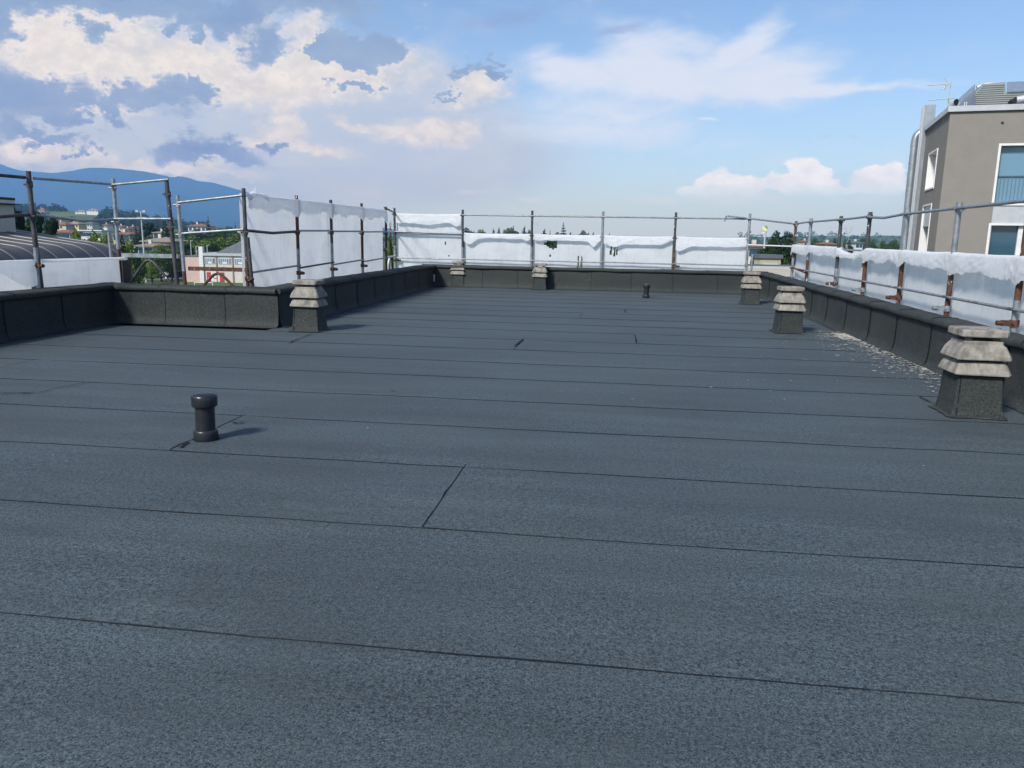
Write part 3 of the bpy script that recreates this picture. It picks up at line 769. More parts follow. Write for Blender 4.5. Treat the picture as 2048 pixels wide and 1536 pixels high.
# left near corner: tall rails, arched frames
Fz = Run('tall bare scaffold corner with arched braces above the short parapet', (-6.5, 10, GZ))
F0 = (-7.2, 9.04); F1 = (-7.02, 10.42); F2 = (-6.1, 10.35); F3 = (-6.0, 10.37); L0 = (-5.08, 10.35)
Fz.post(*F0, 1.94, [(1.02, 1), (2.5, 0)], .028, collars=(1.78, 1.40), clamp=(.80, (.9, -.45), 0))
Fz.post(*F1, 1.95, [(.98, 2), (2.5, 1)], .026, collars=(1.82, 1.36))
Fz.post(*F2, 1.95, [(2.5, 0)], .030, lean=(-.045, 0), collars=(1.74, 1.30))
Fz.post(*F3, 1.73, [(.70, 2), (2.5, 1)], .026, lean=(-.03, 0), collars=(1.6, 1.2))
Fz.rail([(-7.25, 5.0, 1.84), (-7.22, 9.0, 1.86)], M_dark, .02); Fz.rail([(-7.25, 5.0, 1.36), (-7.22, 8.4, 1.37), (-7.22, 9.0, 1.42)], M_dark, .02)
Fz.rail([(-7.2, 9.1, 1.86), (-7.03, 10.4, 1.87)]); Fz.rail([(-7.2, 9.1, 1.42), (-7.1, 9.8, 1.36), (-7.03, 10.4, 1.39)])
Fz.rail([(-7.02, 10.38, 1.86), (-6.14, 10.32, 1.935)]); Fz.rail([(-7.02, 10.38, 1.40), (-6.14, 10.32, 1.41)])
Fz.rail([(-6.03, 10.34, 1.63), (-5.09, 10.32, 1.735)]); Fz.rail([(-6.0, 10.34, 1.215), (-5.09, 10.32, 1.285)])
b = MB(); b.tube([(-7.16, 9.05, .2), (-7.22, 9.06, 1.5)], .024, 10); b.build('brace', M_dark, Fz.root, Fz.loc)
b = MB(); b.tube([(-7.14, 10.44, .2), (-7.16, 10.44, 1.22)], .022, 10); b.build('brace', M_galv, Fz.root, Fz.loc)
def arch(x0, x1, y, zb, zt, zbeam, mi, ma):
    b = MB(); b.box(((x0+x1)/2, y+.03, zbeam), (x1-x0, .045, .055)); b.build('cross_beam', [M_dark, M_galv, M_rust][mi], Fz.root, Fz.loc)
    pts = []
    for k in range(13):
        t = k/12; e = abs(2*t-1)
        pts.append((x0+.06+(x1-x0-.12)*t, y, zb+(zt-zb)*(1-(math.sqrt(e*e+.05)-.2236)/.801)))
    b = MB(); b.tube(pts, .021, 8); b.build('arched_brace', [M_dark, M_galv, M_rust][ma], Fz.root, Fz.loc)
arch(-7.0, -6.13, 10.42, .42, .84, .90, 1, 0)
arch(-5.98, -5.1, 10.40, .32, .68, .735, 2, 2)
b = MB(); b.box((-6.93, 10.45, .45), (.10, .05, .8)); b.build('end_plate', M_black, Fz.root, Fz.loc)
b = MB(); b.tube([(-5.83, 10.42, GZ), (-6.0, 10.40, .4)], .02, 8); b.build('brace', M_rust, Fz.root, Fz.loc)

# ------------------------------------------------------------------ white sheeting
def sheet(A, B, zb, zt, out, label, seed, flap=None, sag=0.0, holes=(), nu=56, nv=40, amp=.010, zt2=None, fold_front=.045):
    """A, B: ground positions of the ends; out: unit vector away from the roof; flap: function s -> length folded back over the rail"""
    A, B, out = Vector((*A, 0)), Vector((*B, 0)), Vector((*out, 0))
    root = empty('scaffold_sheet', (A+B)/2+Vector((0, 0, zb)), label, 'plastic sheet', 'white sheets hung on the scaffold'); base = root.location
    Z2 = zt if zt2 is None else zt2
    top = lambda s: zt+(Z2-zt)*s-sag*4*s*(1-s)+nz(s*4, seed)*.004
    b = MB(); pts = {}
    for i in range(nu+1):
        s = i/nu
        for j in range(nv+1):
            t = j/nv; z = zb+(top(s)-zb)*t
            edge = min(1, 6*min(s, 1-s))
            d = (nz(s*3, t*2, seed)*1.2+nz(s*2.3+t*3.0, s*1.5-t*2.5, seed+4)*1.2+abs(nz(s*6+t*2, t*5, seed+9))*.9)*amp*edge*min(1, 5*(1-t)+.15)
            pts[i, j] = A+(B-A)*s+out*(.035+d)+Vector((0, 0, z+(.0)))
    W = (B-A).length; idx = {}
    for i in range(nu):
        for j in range(nv):
            s = (i+.5)/nu; z = zb+(top(s)-zb)*(j+.5)/nv
            if any(h(s, z) for h in holes): continue
            b.face([pts[i, j], pts[i+1, j], pts[i+1, j+1], pts[i, j+1]], 0, True)
    # weld
    key = {}; nv_ = []; remap = []
    for v in b.v:
        k = (round(v.x, 5), round(v.y, 5), round(v.z, 5))
        if k not in key: key[k] = len(nv_); nv_.append(v)
        remap.append(key[k])
    b.v = nv_; b.f = [[remap[q] for q in f] for f in b.f]
    b.build('sheet', M_sheet, root, base)
    if flap:
        rows = []; m = 14
        for j in range(m+1):
            t = j/m; row = []
            for i in range(nu+1):
                s = i/nu; ln = flap(s)
                # over the rail, then hanging on the roof side
                if t < .25:
                    a = t/.25*math.pi; d = .035*math.cos(a)-(fold_front-.03)*(t/.25)*.5; z = top(s)+.010*math.sin(a)
                else:
                    q = (t-.25)/.75
                    puff = (.003+.016*abs(nz(s*4.5+q*1.5, q*.5, seed+2))+.007*abs(nz(s*13-q*4, q*.8, seed+6))+.009*sum(max(0, math.cos(math.atan2(1.05-q, e_*3.2)*11+seed))**3*math.exp(-e_*5) for e_ in (s, 1-s)))*math.sin(math.pi*min(1, q*.75+.1))
                    d = -.035-(fold_front-.03)*.5-puff-q*.01; z = top(s)-ln*q
                row.append(A+(B-A)*s+out*d+Vector((0, 0, z)))
            rows.append(row)
        b = MB(); b.grid(rows, 0, True); b.build('folded_flap', M_sheet, root, base)
    return root
def flap_fn(base, rag, seed, tail=None):
    def f(s):
        l = base+nz(s*3.2, seed)*rag+nz(s*9, seed+3)*rag*.45+abs(nz(s*23, seed+5))*rag*.55+abs(nz(s*47, seed+8))*rag*.25
        if tail: l += sum(a*math.exp(-((s-c)/w_)**2) for c, w_, a in tail)
        return max(.02, l)
    return f
ELL = lambda cs, cz, rs, rz_: (lambda s, z: ((s-cs)/rs)**2+((z-cz)/rz_)**2 < 1)
# left near
sheet((-7.24, 6.2), (-7.24, 9.0), -1.2, .865, (-1, 0), 'low white sheet at the left border, left of the dark corner post', 3, flap_fn(.10, .05, 3, [(.95, .12, .22), (.45, .2, .06)]), nv=30)
sheet((-7.22, 9.08), (-6.96, 10.46), -1.2, .865, (-1, .15), 'low white sheet below the curved bronze roof', 9, flap_fn(.03, .01, 5), nv=30)
# left middle (tall)
LY = [p[0] for p in LP]; Lab = ['tall white sheet with a knotted corner beside the bare scaffold', 'tall white sheet second along the left side', 'tall white sheet third along the left side', 'tall white sheet fourth along the left side, next to the corner gap']
for i in range(4):
    sheet((LX-.03-.006*(i % 2), LY[i]-.012), (LX-.03-.006*(i % 2), LY[i+1]+(.012 if i < 3 else -.02)), -1.2, 1.755 if i < 3 else 1.74, (-1, 0), Lab[i], 20+i*7, flap_fn(.16, .09, 20+i, [(.95, .1, .10), (.3, .15, .05)]), nv=44, fold_front=.09)
# twisted corner of the first tall sheet, knotted to the post
k0 = Vector((LX, 10.37, 1.76))
# back
HX = lambda u, i: (on_y(u, 500, BY).x-BX[i])/(BX[i+1]-BX[i]); HZ = lambda v, u=1100: on_y(u, v, BY).z
def poly(pp, i):
    q = [(HX(u, i), HZ(v, u)) for u, v in pp]
    def f(s, z):
        c = False
        for a in range(len(q)):
            (x1, y1), (x2, y2) = q[a], q[a-1]
            if (y1 > z) != (y2 > z) and s < (x2-x1)*(z-y1)/(y2-y1)+x1: c = not c
        return c
    return f
bh = {2: [poly([(1083, 487), (1092, 482), (1113, 482), (1112, 495), (1105, 499), (1094, 494)], 2), poly([(1096, 514), (1099, 508), (1102, 514)], 2),
          poly([(1155.5, 535), (1157, 512), (1159.5, 514), (1160, 535)], 2), poly([(1162.5, 535), (1164, 510), (1167, 516), (1167, 535)], 2)],
      3: [poly([(1217, 508), (1219, 492), (1221.5, 492), (1222, 510)], 3), poly([(1225, 512), (1226, 493), (1229, 493), (1229, 513)], 3), poly([(1230.5, 512), (1231.5, 494), (1233, 494), (1233, 510)], 3)],
      0: [poly([(890, 489), (890, 484), (893, 484), (893, 489)], 0), poly([(897, 512), (897, 509), (899, 509), (899, 512)], 0)]}
Bl = ['tall white sheet with a long crumpled fold at the far left corner', 'half-height white sheet between the crumpled sheet and the torn one', 'white sheet with a dark torn hole and two slits', 'white sheet with three short claw-like slits', 'white sheet beside the open corner, with a peaked fold']
bf = [flap_fn(.22, .05, 2, [(.93, .07, .07)]), flap_fn(.10, .03, 4, [(.08, .10, .16), (.95, .05, .05)]), flap_fn(.12, .03, 6, [(.90, .06, .14), (.08, .06, .03)]), flap_fn(.18, .03, 8, [(.15, .1, .08), (.98, .1, -.08)]), flap_fn(.20, .04, 10, [(.05, .12, .12)])]
for i in range(5):
    sheet((BX[i]+.035, BY+.035), (BX[i+1]-.035, BY+.035), -1.2, 1.74 if i == 0 else 1.29, (0, 1), Bl[i], 60+i*5, bf[i], holes=bh.get(i, ()), nu=96 if i in bh else 60, nv=72 if i in bh else 40, sag=.015, amp=.010)
# right
RY = [p[0] for p in RPOST]
Rl = ['narrow ragged white sheet at the open corner on the right side', 'white sheet with a tattered flap, second from the open corner', 'white sheet with a drooping top and a torn slot', 'white sheet with a short ragged flap beyond the middle chimney', 'white sheet with a wavy flap below the metal duct', 'white sheet with a deep scalloped flap below the greige block', 'white sheet at the right border of the photo', 'white sheet beyond the right border', 'white sheet nearest the camera on the right side']
for i in range(len(RY)-1):
    a, c = RY[i], RY[i+1]
    hl = []
    if i == 2: hl = [lambda s, z: .74 < s < .90 and .78+.9*abs(s-.82) < z < 1.12]
    if i == 1: hl = []
    sheet((RX+.03+.006*(i % 2), a+(.05 if i == 0 else .008)), (RX+.03+.006*(i % 2), c-.008), -1.2, 1.165 if i != 2 else 1.155, (1, 0), Rl[i], 100+i*9, flap_fn([.15, .13, .07, .15, .15, .18, .19, .18, .18][i], [.09, .06, .05, .06, .06, .08, .06, .05, .05][i], 30+i, [(.02, .06, .05), (.98, .05, .05)]), sag=.085 if i == 2 else .008, holes=hl, nu=80 if i == 2 else 60, nv=60 if i == 2 else 40, fold_front=.085)
# knot of twisted sheeting
b = MB(); rows = []
for j in range(9):
    t = j/8; c = k0+Vector((.03+.16*t, .05+.30*t, -.04+.05*math.sin(t*3)-.02*t)); r = .028*(1-.35*t)+.012*math.sin(t*9)
    rows.append([c+Vector((0, r*.5*math.cos(a*.7854), r*math.sin(a*.7854)*(1.2+.4*nz(a, t*4)))) for a in range(8)])
b.grid(rows, 0, True, True)
b.face(rows[0]); b.grid([[k0+Vector((.04, .06, 0)), k0+Vector((.05, .12, .05))], [k0+Vector((.05, .10, -.05)), k0+Vector((.06, .20, .11))], [k0+Vector((.06, .2, -.03)), k0+Vector((.05, .25, .06))]], 0, True)
tag(b.build('knotted_sheet_end', M_sheet, None, k0), 'twisted white end of sheeting knotted to the top of the corner post', 'plastic sheet')

# ------------------------------------------------------------------ buildings
class Fr:
    """a building's own axes: ex to the right along its front, ey away behind the front"""
    def __init__(s, o, ex, ey): s.o = Vector((o[0], o[1], 0)); s.ex = ex.normalized(); s.ey = ey.normalized(); s.ax = (s.ex, s.ey, Vector((0, 0, 1)))
    def p(s, x, y, z): return s.o+s.ex*x+s.ey*y+Vector((0, 0, z))
    def box(s, b, x0, x1, y0, y1, z0, z1, mi=0): b.box(s.p((x0+x1)/2, (y0+y1)/2, (z0+z1)/2), (x1-x0, y1-y0, z1-z0), s.ax, mi)
    def on(s, u, v, y):                                   # where the sight line meets the plane at depth y of the frame
        d = ray(u, v); n = s.ey; t = (s.o+n*y-EYE).dot(n)/d.dot(n); q = EYE+d*t
        return (q-s.o).dot(s.ex), q.z

# greige block on the right
c0 = at(1901, 224, 31)
G = Fr(c0, RH*.945-FH*.327, RH*.327+FH*.945)
gb = empty('greige_block', (c0.x, c0.y, GZ), 'greige rendered block with a metal duct, rooftop plant and tall windows', 'building'); gl = gb.location
ZT = c0.z
b = MB(); G.box(b, 0, 14, .02, 9, GZ, ZT-.3)                       # core behind the facade
core = MB(); G.box(core, .5, 13.5, .45, 5.0, GZ, ZT-.35); core.build('core', M_greige, gb, gl)
wx0, wx1 = 1.80, 5.4
wins = [(wx0, wx1, 2.72, 4.82), (wx0, wx1, -.4, 1.93), (7.6, 11.2, 2.72, 4.82), (7.6, 11.2, -.4, 1.93)]
b = MB()
for x0, x1, z0, z1 in ((0, wx0, GZ, ZT), (wx1, 7.6, GZ, ZT), (11.2, 14, GZ, ZT)): G.box(b, x0, x1, 0, .45, z0, z1)
for x0, x1 in ((wx0, wx1), (7.6, 11.2)):
    G.box(b, x0, x1, .002, .45, 4.82, ZT-.002); G.box(b, x0, x1, .002, .45, GZ, -.4)
b.build('front_wall', M_greige, gb, gl)
b = MB()
LY0, LY1 = 1.95, 4.05
for y0, y1, z0, z1 in ((.45, LY0, GZ, ZT), (LY1, 5.6, GZ, ZT)): G.box(b, 0.002, .45, y0, y1, z0, z1)
for z0, z1 in ((4.9, ZT-.002), (2.75, 3.45), (GZ, .2)): G.box(b, .004, .45, LY0, LY1, z0, z1)
G.box(b, .0, 14, 5.0, 5.6, GZ, ZT-.01)
b.build('side_wall', M_greige, gb, gl)
for x0, x1 in ((wx0, wx1), (7.6, 11.2)):
    b = MB(); G.box(b, x0, x1, .03, .45, 1.93, 2.72); b.build('spandrel_panel', M_trim, gb, gl)
for k, (x0, x1, z0, z1) in enumerate(wins):
    b = MB(); t = .07
    G.box(b, x0-t, x0+.01, -.02, .30, z0-t, z1+t); G.box(b, x1-.01, x1+t, -.02, .30, z0-t, z1+t); G.box(b, x0+.01, x1-.01, -.018, .298, z1-.01, z1+t-.002); G.box(b, x0+.01, x1-.01, -.018, .298, z0-t+.002, z0+.01)
    if z0 < 0:
        for xm in (x0+.95, x0+2.1, x0+3.0): G.box(b, xm, xm+.20, .12, .24, z0, z1)
        G.box(b, x0, x0+.06, .12, .24, z0, z1)
    fr_ = b.build('window_frame', M_white, gb, gl)
    b = MB(); G.box(b, x0, x1, .26, .29, z0, z1); b.build('pane', M_glass if z0 < 0 else M_blind, fr_, gl)
    if z0 > 0:
        b = MB()
        for q in range(28): G.box(b, x0+.04+q*.125, x0+.055+q*.125, .20, .215, z0, z0+1.0)
        G.box(b, x0, x1, .19, .225, z0+1.0, z0+1.03); b.build('railing_reflection', M_railing_refl, fr_, gl)  # solid bars standing in for a railing's reflection in the pane
for z0, z1, q in ((3.45, 4.9, 0), (.2, 2.75, 1)):
    b = MB(); t = .06
    G.box(b, -.03, .40, LY0-t, LY0+.01, z0-t, z1+t); G.box(b, -.03, .40, LY1-.01, LY1+t, z0-t, z1+t); G.box(b, -.028, .398, LY0+.01, LY1-.01, z1-.01, z1+t-.002); G.box(b, -.028, .398, LY0+.01, LY1-.01, z0-t+.002, z0+.01)
    f_ = b.build('window_frame', M_white, gb, gl)
    b = MB(); G.box(b, .34, .38, LY0, LY1, z0, z1); b.build('pane', M_glass if q else M_white, f_, gl)
    if q:
        b = MB(); G.box(b, .05, .12, LY0, LY1, z1-.85, z1); b.build('roller_shutter', M_trim, f_, gl)
b = MB(); G.box(b, -.10, 14.1, -.10, .35, ZT, ZT+.20); G.box(b, -.10, .35, .35, 5.7, ZT+.002, ZT+.198); b.build('fascia', M_trim, gb, gl)
b = MB(); G.box(b, .3, 14, .3, 5.5, ZT-.2, ZT+.05); b.build('roof', M_greyroof, gb, gl)
b = MB(); b.tube([G.p(1.75+.0, -.01, 5.62), G.p(1.75, .05, 5.62)], .05, 10); b.build('wall_vent', M_black, gb, gl)
# metal clad pilaster and round ducts on the far end of the side wall
b = MB(); G.box(b, -.10, .95, 5.62, 6.6, GZ, ZT+.15); G.box(b, -.12, .30, 5.9, 6.8, GZ, ZT+1.15); b.build('metal_pilaster', M_duct, gb, gl)
b = MB(); G.box(b, -.17, -.12, 6.05, 6.15, GZ, ZT+1.12); G.box(b, -.17, -.12, 6.55, 6.65, GZ, ZT+1.12); b.build('edge_trim', M_trim, gb, gl)
dx_ = -.26
b = MB(); pts = [G.p(dx_, 7.0, GZ)]+[G.p(dx_, 7.0, z) for z in (-2, 0, 2, 4, ZT-.25)]+[G.p(dx_+.32*(1-math.cos(a)), 7.0, ZT-.25+.40*math.sin(a)) for a in (.35, .7, 1.05, 1.4)]+[G.p(.3, 7.0, ZT+.16)]
b.tube(pts, .17, 16); dk_ = b.build('round_duct', M_duct, gb, gl)
for z in (1.2, 2.4, 3.6, 4.8, 5.6):
    b = MB(); b.tube([G.p(dx_, 7.0, z-.03), G.p(dx_, 7.0, z+.03)], .183, 16); b.build('duct_collar', M_duct, dk_, gl)
b = MB(); b.tube([G.p(dx_+.33, 6.75, GZ), G.p(dx_+.33, 6.75, ZT+.3)], .06, 10); b.build('downpipe', M_trim, gb, gl)
# rooftop plant
def prism(pp, y0, y1):
    b = MB(); n = len(pp); f = [G.p(x, y0, z) for x, z in pp]; k = [G.p(x, y1, z) for x, z in pp]
    b.face(f); b.face(k[::-1])
    for i in range(n): b.face([f[i], k[i], k[(i+1) % n], f[(i+1) % n]])
    return b
PY = 1.6
pp = [G.on(u, v, PY) for u, v in ((1944, 217), (1946, 192), (1965, 168), (2011, 164), (2012, 184), (2075, 180))]
pp = [(pp[0][0], ZT-.1)]+pp[1:]+[(13.5, pp[-1][1]), (13.5, ZT-.1)]
pent = prism(pp, PY, 5.2).build('plant_room', M_clad, gb, gl)
b = MB()
zlo, zhi = ZT+.1, max(p[1] for p in pp)
z = zlo
while z < zhi-.05:
    x0 = pp[1][0]+max(0, (z-pp[1][1]))*(pp[2][0]-pp[1][0])/(pp[2][1]-pp[1][1]+1e-6)+.05
    x1 = pp[3][0]-.02 if z > pp[4][1]-.05 else 13.4
    G.box(b, x0, x1, PY-.025, PY-.002, z, z+.032); z += .075
b.build('cladding_rib', M_clad, pent, gl)
q = [G.on(u, v, PY+.1) for u, v in ((1960, 168), (1985, 159.5), (2012, 163))]
b = MB(); b.tube([G.p(q[0][0], PY+.6, q[0][1]-.06), G.p((q[0][0]+q[1][0])/2, PY+.6, q[1][1]-.12), G.p(q[1][0], PY+.6, q[1][1]-.08), G.p(q[2][0], PY+.6, q[2][1]-.06)], .1, 10); b.build('roof_cowl', M_trim, gb, gl)
q = [G.on(u, v, PY-.15) for u, v in ((1917, 217), (1918, 197), (1950, 168), (1951, 217))]
b = prism([(q[0][0], ZT+.1), q[1], (q[2][0], q[2][1]), (q[3][0], ZT+.1)], PY-.16, PY-.13); scr = b.build('side_screen', M_mesh, gb, gl)
b = MB()
for u in (1930, 1934): x, _ = G.on(u, 200, PY-.2); G.box(b, x-.02, x+.02, PY-.2, PY-.165, ZT+.1, ZT+.55)
b.build('screen_post', M_steelgrey, scr, gl)
q = [G.on(u, v, PY-.05) for u, v in ((2014, 164), (2075, 161), (2075, 183), (2014, 185))]
b = prism([q[0], (13.4, q[1][1]), (13.4, q[2][1]), q[3]], PY-.06, PY-.03); b.build('top_screen', M_mesh, gb, gl)
x, z = G.on(1899, 222, .9); b = MB()
b.tube([G.p(x, .9, ZT), G.p(x, .9, ZT+.22), G.p(x+.03, .86, ZT+.34), G.p(x+.12, .72, ZT+.42), G.p(x+.17, .62, ZT+.43)], .13, 14, 0, False)
b.tube([G.p(x+.15, .655, ZT+.428), G.p(x+.16, .645, ZT+.429)], .122, 14, 1, True); b.build('gooseneck_vent', [M_steelgrey, M_black], gb, gl)
x, z = G.on(2034, 202, PY-.3); b = MB(); b.tube([G.p(x-.12, PY-.02, z-.03), G.p(x-.05, PY-.35, z)], .13, 12); b.build('exhaust_elbow', M_black, gb, gl)
b = MB(); b.tube([G.p(x-.03, PY-.36, z+.02), G.p(x+.6, PY-.40, z+.10)], .15, 12); b.build('exhaust_pipe', M_trim, gb, gl)
# aerial
ax, az_ = G.on(1894, 222, 2.2)
an = empty('television_aerial', G.p(ax, 2.2, ZT), 'two-armed television aerial on a thin mast above the greige block', 'aerial'); al = an.location
_, zt_ = G.on(1897, 164, 2.2)
b = MB(); b.tube([G.p(ax, 2.2, ZT), G.p(ax+.02, 2.2, zt_)], .022, 8); b.build('mast', M_steelgrey, an, al)
for (ua, va), (ub, vb), ln in (((1856, 171), (1899, 167), .05), ((1858, 200.5), (1908, 196), .11)):
    x0, z0 = G.on(ua, va, 2.15); x1, z1 = G.on(ub, vb, 2.15)
    b = MB(); b.tube([G.p(x0, 2.15, z0), G.p(x1, 2.15, z1)], .018, 6); bo = b.build('boom', M_steelgrey, an, al)
    b = MB(); k = 11 if ln < .1 else 5
    for i in range(k):
        t = i/(k-1); c = G.p(x0+(x1-x0)*t, 2.15, z0+(z1-z0)*t); b.tube([c-G.ey*ln*2.2-Vector((0, 0, ln*.5)), c+G.ey*ln*2.2+Vector((0, 0, ln*.5))], .011, 5)
    b.build('aerial_rod', M_steelgrey, bo, al)
x0, z0 = G.on(1895, 167, 2.15)
b = MB(); b.tube([G.p(x0, 2.15, z0), G.p(x0-.13, 2.15, z0+.24)], .016, 6); b.tube([G.p(x0, 2.15, z0), G.p(x0-.12, 2.15, z0-.22)], .035, 6); b.build('reflector', M_trim, an, al)

# bronze barrel roof on the left
eA = at(16, 492, 22); eB = at(190, 487.5, 28)
ev = Vector((eB.x-eA.x, eB.y-eA.y, 0)); EL = ev.length
Bz = Fr(eA, Vector((ev.y, -ev.x, 0)), ev); za, zb_ = eA.z, eB.z
zz = lambda y: za+(zb_-za)*y/EL
br = empty('curved_roof_hall', (eA.x, eA.y, GZ), 'hall with a curved bronze metal roof and pale seams, left of the bare scaffold', 'building'); bl_ = br.location
PR = [(1.0, -3.4), (1.0, -1.15)]
for k in range(1, 11):
    a = k/10*math.radians(81); PR.append((.02+.98*math.cos(a), -1.15+1.16*math.sin(a)))
PR += [(-1.0, .17), (-3.0, .47), (-6.0, .90), (-12, 1.65), (-20, 1.9)]
step_ = EL/5; y_end = EL+step_*.5
b = MB(); b.grid([[Bz.p(dx, y, zz(y)+dz) for dx, dz in PR] for y in (-9*step_, -4*step_, 0, EL, y_end)][::-1], 0, True)
b.face([Bz.p(dx, y_end, zz(y_end)+dz) for dx, dz in PR]+[Bz.p(-20, y_end, zz(y_end)-3.4)])
b.build('barrel_roof', M_bronze, br, bl_)
for k in range(-8, 6):
    y = step_*k; b = MB(); rows = []
    for dy, h in ((-.03, 0), (-.025, .028), (.025, .028), (.03, 0)): rows.append([Bz.p(dx+(h if i < 6 else 0), y+dy, zz(y)+dz+(h if i > 3 else 0)+.002) for i, (dx, dz) in enumerate(PR)])
    b.grid(rows[::-1], 0, True); b.build('seam_rib', M_bronze_rib, br, bl_)
b = MB(); Bz.box(b, -20, .9, -9*step_-3, y_end-.1, GZ, za-2.6); b.build('wall', M_offwhite, br, bl_)
q0 = at(27, 411, 27); q1 = at(27, 462, 27); LN = Fr(q0, RH, FH)
b = MB(); LN.box(b, -6, 0, -3.2, 0, .2, q0.z); b.build('roof_lantern', M_offwhite, br, bl_)
b = MB(); LN.box(b, -6, .04, -3.3, .06, q0.z+.002, q0.z+.03, 1); LN.box(b, -6, .18, -3.5, .2, q0.z+.03, q0.z+.06, 1); LN.box(b, -6, .02, -3.3, .05, q0.z+.062, q0.z+.17, 0); LN.box(b, -6, .04, -3.3, .06, q0.z+.172, q0.z+.25, 2)
b.build('lantern_eaves', [M_white, M_slate, M_black], br, bl_)

# low neighbouring roofs past the open corner on the right
nb = empty('low_flat_building', at(1540, 545, 32), 'low building with grey parapet and pale gravel roofs past the open scaffold corner', 'building'); nl = nb.location
N = Fr(at(1497, 535, 44), RH, FH)
b = MB(); z1 = at(1540, 530, 44).z; N.box(b, -1, 7, 0, .3, GZ, z1); N.box(b, -1, 7, .3, 1.6, GZ, z1-.15); b.build('far_roof', M_greyroof, nb, nl)
b = MB(); N.box(b, -1.05, 7.05, -.08, -.002, z1-.12, z1+.03); b.build('roof_edge', M_slate, nb, nl)
N2 = Fr(at(1500, 545, 28), RH, FH); z2 = at(1540, 552, 28).z
b = MB(); N2.box(b, .1, 7, 0, 7, GZ, z2); N2.box(b, .1, 7, -5, -.005, GZ, z2-.42); b.build('near_roof', M_beige, nb, nl)
b = MB(); N2.box(b, .05, 7.05, -.2, .02, z2+.002, z2+.05); N2.box(b, .05, 7.05, 6.9, 7.1, z2+.002, z2+.10); b.build('roof_edge', M_trim, nb, nl)

def house(name, u0, u1, vt, ve, D, wall_m, roof_m, label, cat='house', z0=GZ, hip=True, nwin=3, rows=1, depth=9, yaw=0.0, chim=True, roof_over=.5):
    """u0..u1 the front, vt ridge, ve eaves in the photo, D metres away"""
    a = at(u0, ve, D); c = at(u1, ve, D); ex = Vector((c.x-a.x, c.y-a.y, 0)); W = ex.length; ex.normalize()
    ex = Matrix.Rotation(yaw, 3, 'Z') @ ex; ey = Vector((-ex.y, ex.x, 0))
    f = Fr(a, ex, ey); ez = (a.z+c.z)/2; rz = at((u0+u1)/2, vt, D).z
    r = empty(name, (a.x, a.y, z0), label, cat); l = r.location
    b = MB(); f.box(b, 0, W, 0, depth, z0, ez); b.build('wall', wall_m, r, l)
    b = MB(); o_ = roof_over; e = [f.p(-o_, -o_, ez), f.p(W+o_, -o_, ez), f.p(W+o_, depth+o_, ez), f.p(-o_, depth+o_, ez)]
    if rz > ez+.3:
        k = min(depth/2, W*.45) if hip else -o_
        g0, g1 = f.p(k, depth/2, rz), f.p(W-k, depth/2, rz)
        b.face([e[0], e[1], g1, g0]); b.face([e[2], e[3], g0, g1]); b.face([e[1], e[2], g1]); b.face([e[3], e[0], g0])
        lo = [p-Vector((0, 0, .25)) for p in e]
        for i in range(4): b.face([lo[i], lo[(i+1) % 4], e[(i+1) % 4], e[i]])
        b.face(lo[::-1])
    else: f.box(b, -o_, W+o_, -o_, depth+o_, ez+.005, ez+.35)
    ro = b.build('roof', roof_m, r, l)
    if chim and rz > ez+.3: b = MB(); f.box(b, W*.3, W*.3+.7, depth*.35, depth*.35+.7, ez, rz+.7); b.build('chimney', M_offwhite, ro, l)
    for q in range(rows):
        for i in range(nwin):
            xw = W*(i+.5)/nwin; zw = ez-1.9-q*3
            b = MB(); f.box(b, xw-.7, xw+.7, -.05, -.003, zw-.1, zw+1.4); fr_ = b.build('window', M_white, r, l)
            b = MB(); f.box(b, xw-.58, xw+.58, -.075, -.052, zw, zw+1.3); b.build('pane', M_glass, fr_, l)
    return r
CREST = [(-500, 425), (-200, 418), (-40, 421), (40, 420), (90, 419), (140, 421), (200, 424), (240, 429), (290, 438), (350, 446), (410, 452), (480, 456), (540, 459), (640, 462)]
def hill_z(u, D):
    v = np.interp(u, [c[0] for c in CREST], [c[1] for c in CREST]); top = at(u, v, 1400).z
    q = max(0, min(1, (D-520)/880)); return GZ-1+(top-GZ+1)*q**1.25
H_ = lambda u: 451.2+.01706*u                              # eye-level line in the photo
house('hill_house', 74, 88, 415, 421, 1230, M_pinkr, M_terra, 'pink house on the hill crest behind the dark scaffold post', z0=hill_z(80, 1230)-4, rows=2, depth=14)
house('hill_farmhouse', 173, 196, 417, 421, 1240, M_white, M_brownroof, 'long white farmhouse on the hill crest', z0=hill_z(180, 1240)-5, nwin=4, depth=14)
house('hill_barn', 150, 170, 419.5, 423.5, 1250, M_white, M_brownroof, 'low white barn left of the hilltop farmhouse', z0=hill_z(160, 1250)-5, nwin=2, depth=12)
house('villa', 106, 131, 443, 449, 430, M_cream, M_terra, 'cream house with terracotta roof between the dark conifers and the yellow house', rows=3, nwin=4)
house('villa', 134, 157, 442, 447.5, 470, M_yellow, M_brownroof, 'yellow house on the slope right of the cream house', rows=3, nwin=3)
house('villa', 168, 184, 443, 447, 560, M_offwhite, M_slate, 'pale grey house among dark trees below the vineyard', rows=2, nwin=3)
house('town_house', 110, 136, 458, 464, 210, M_cream, M_terra, 'cream house close above the curved bronze roof', rows=2, nwin=3, yaw=.2)
house('town_hall', 158, 202, 461, 462, 290, M_white, M_white, 'long white flat-roofed building behind the bright hedge of trees', hip=False, nwin=8, rows=1, chim=False)
house('town_house', 226, 258, 463, 468, 240, M_cream, M_terra, 'house with a broad orange roof between the twin grey posts and the cypresses', rows=2, nwin=4)
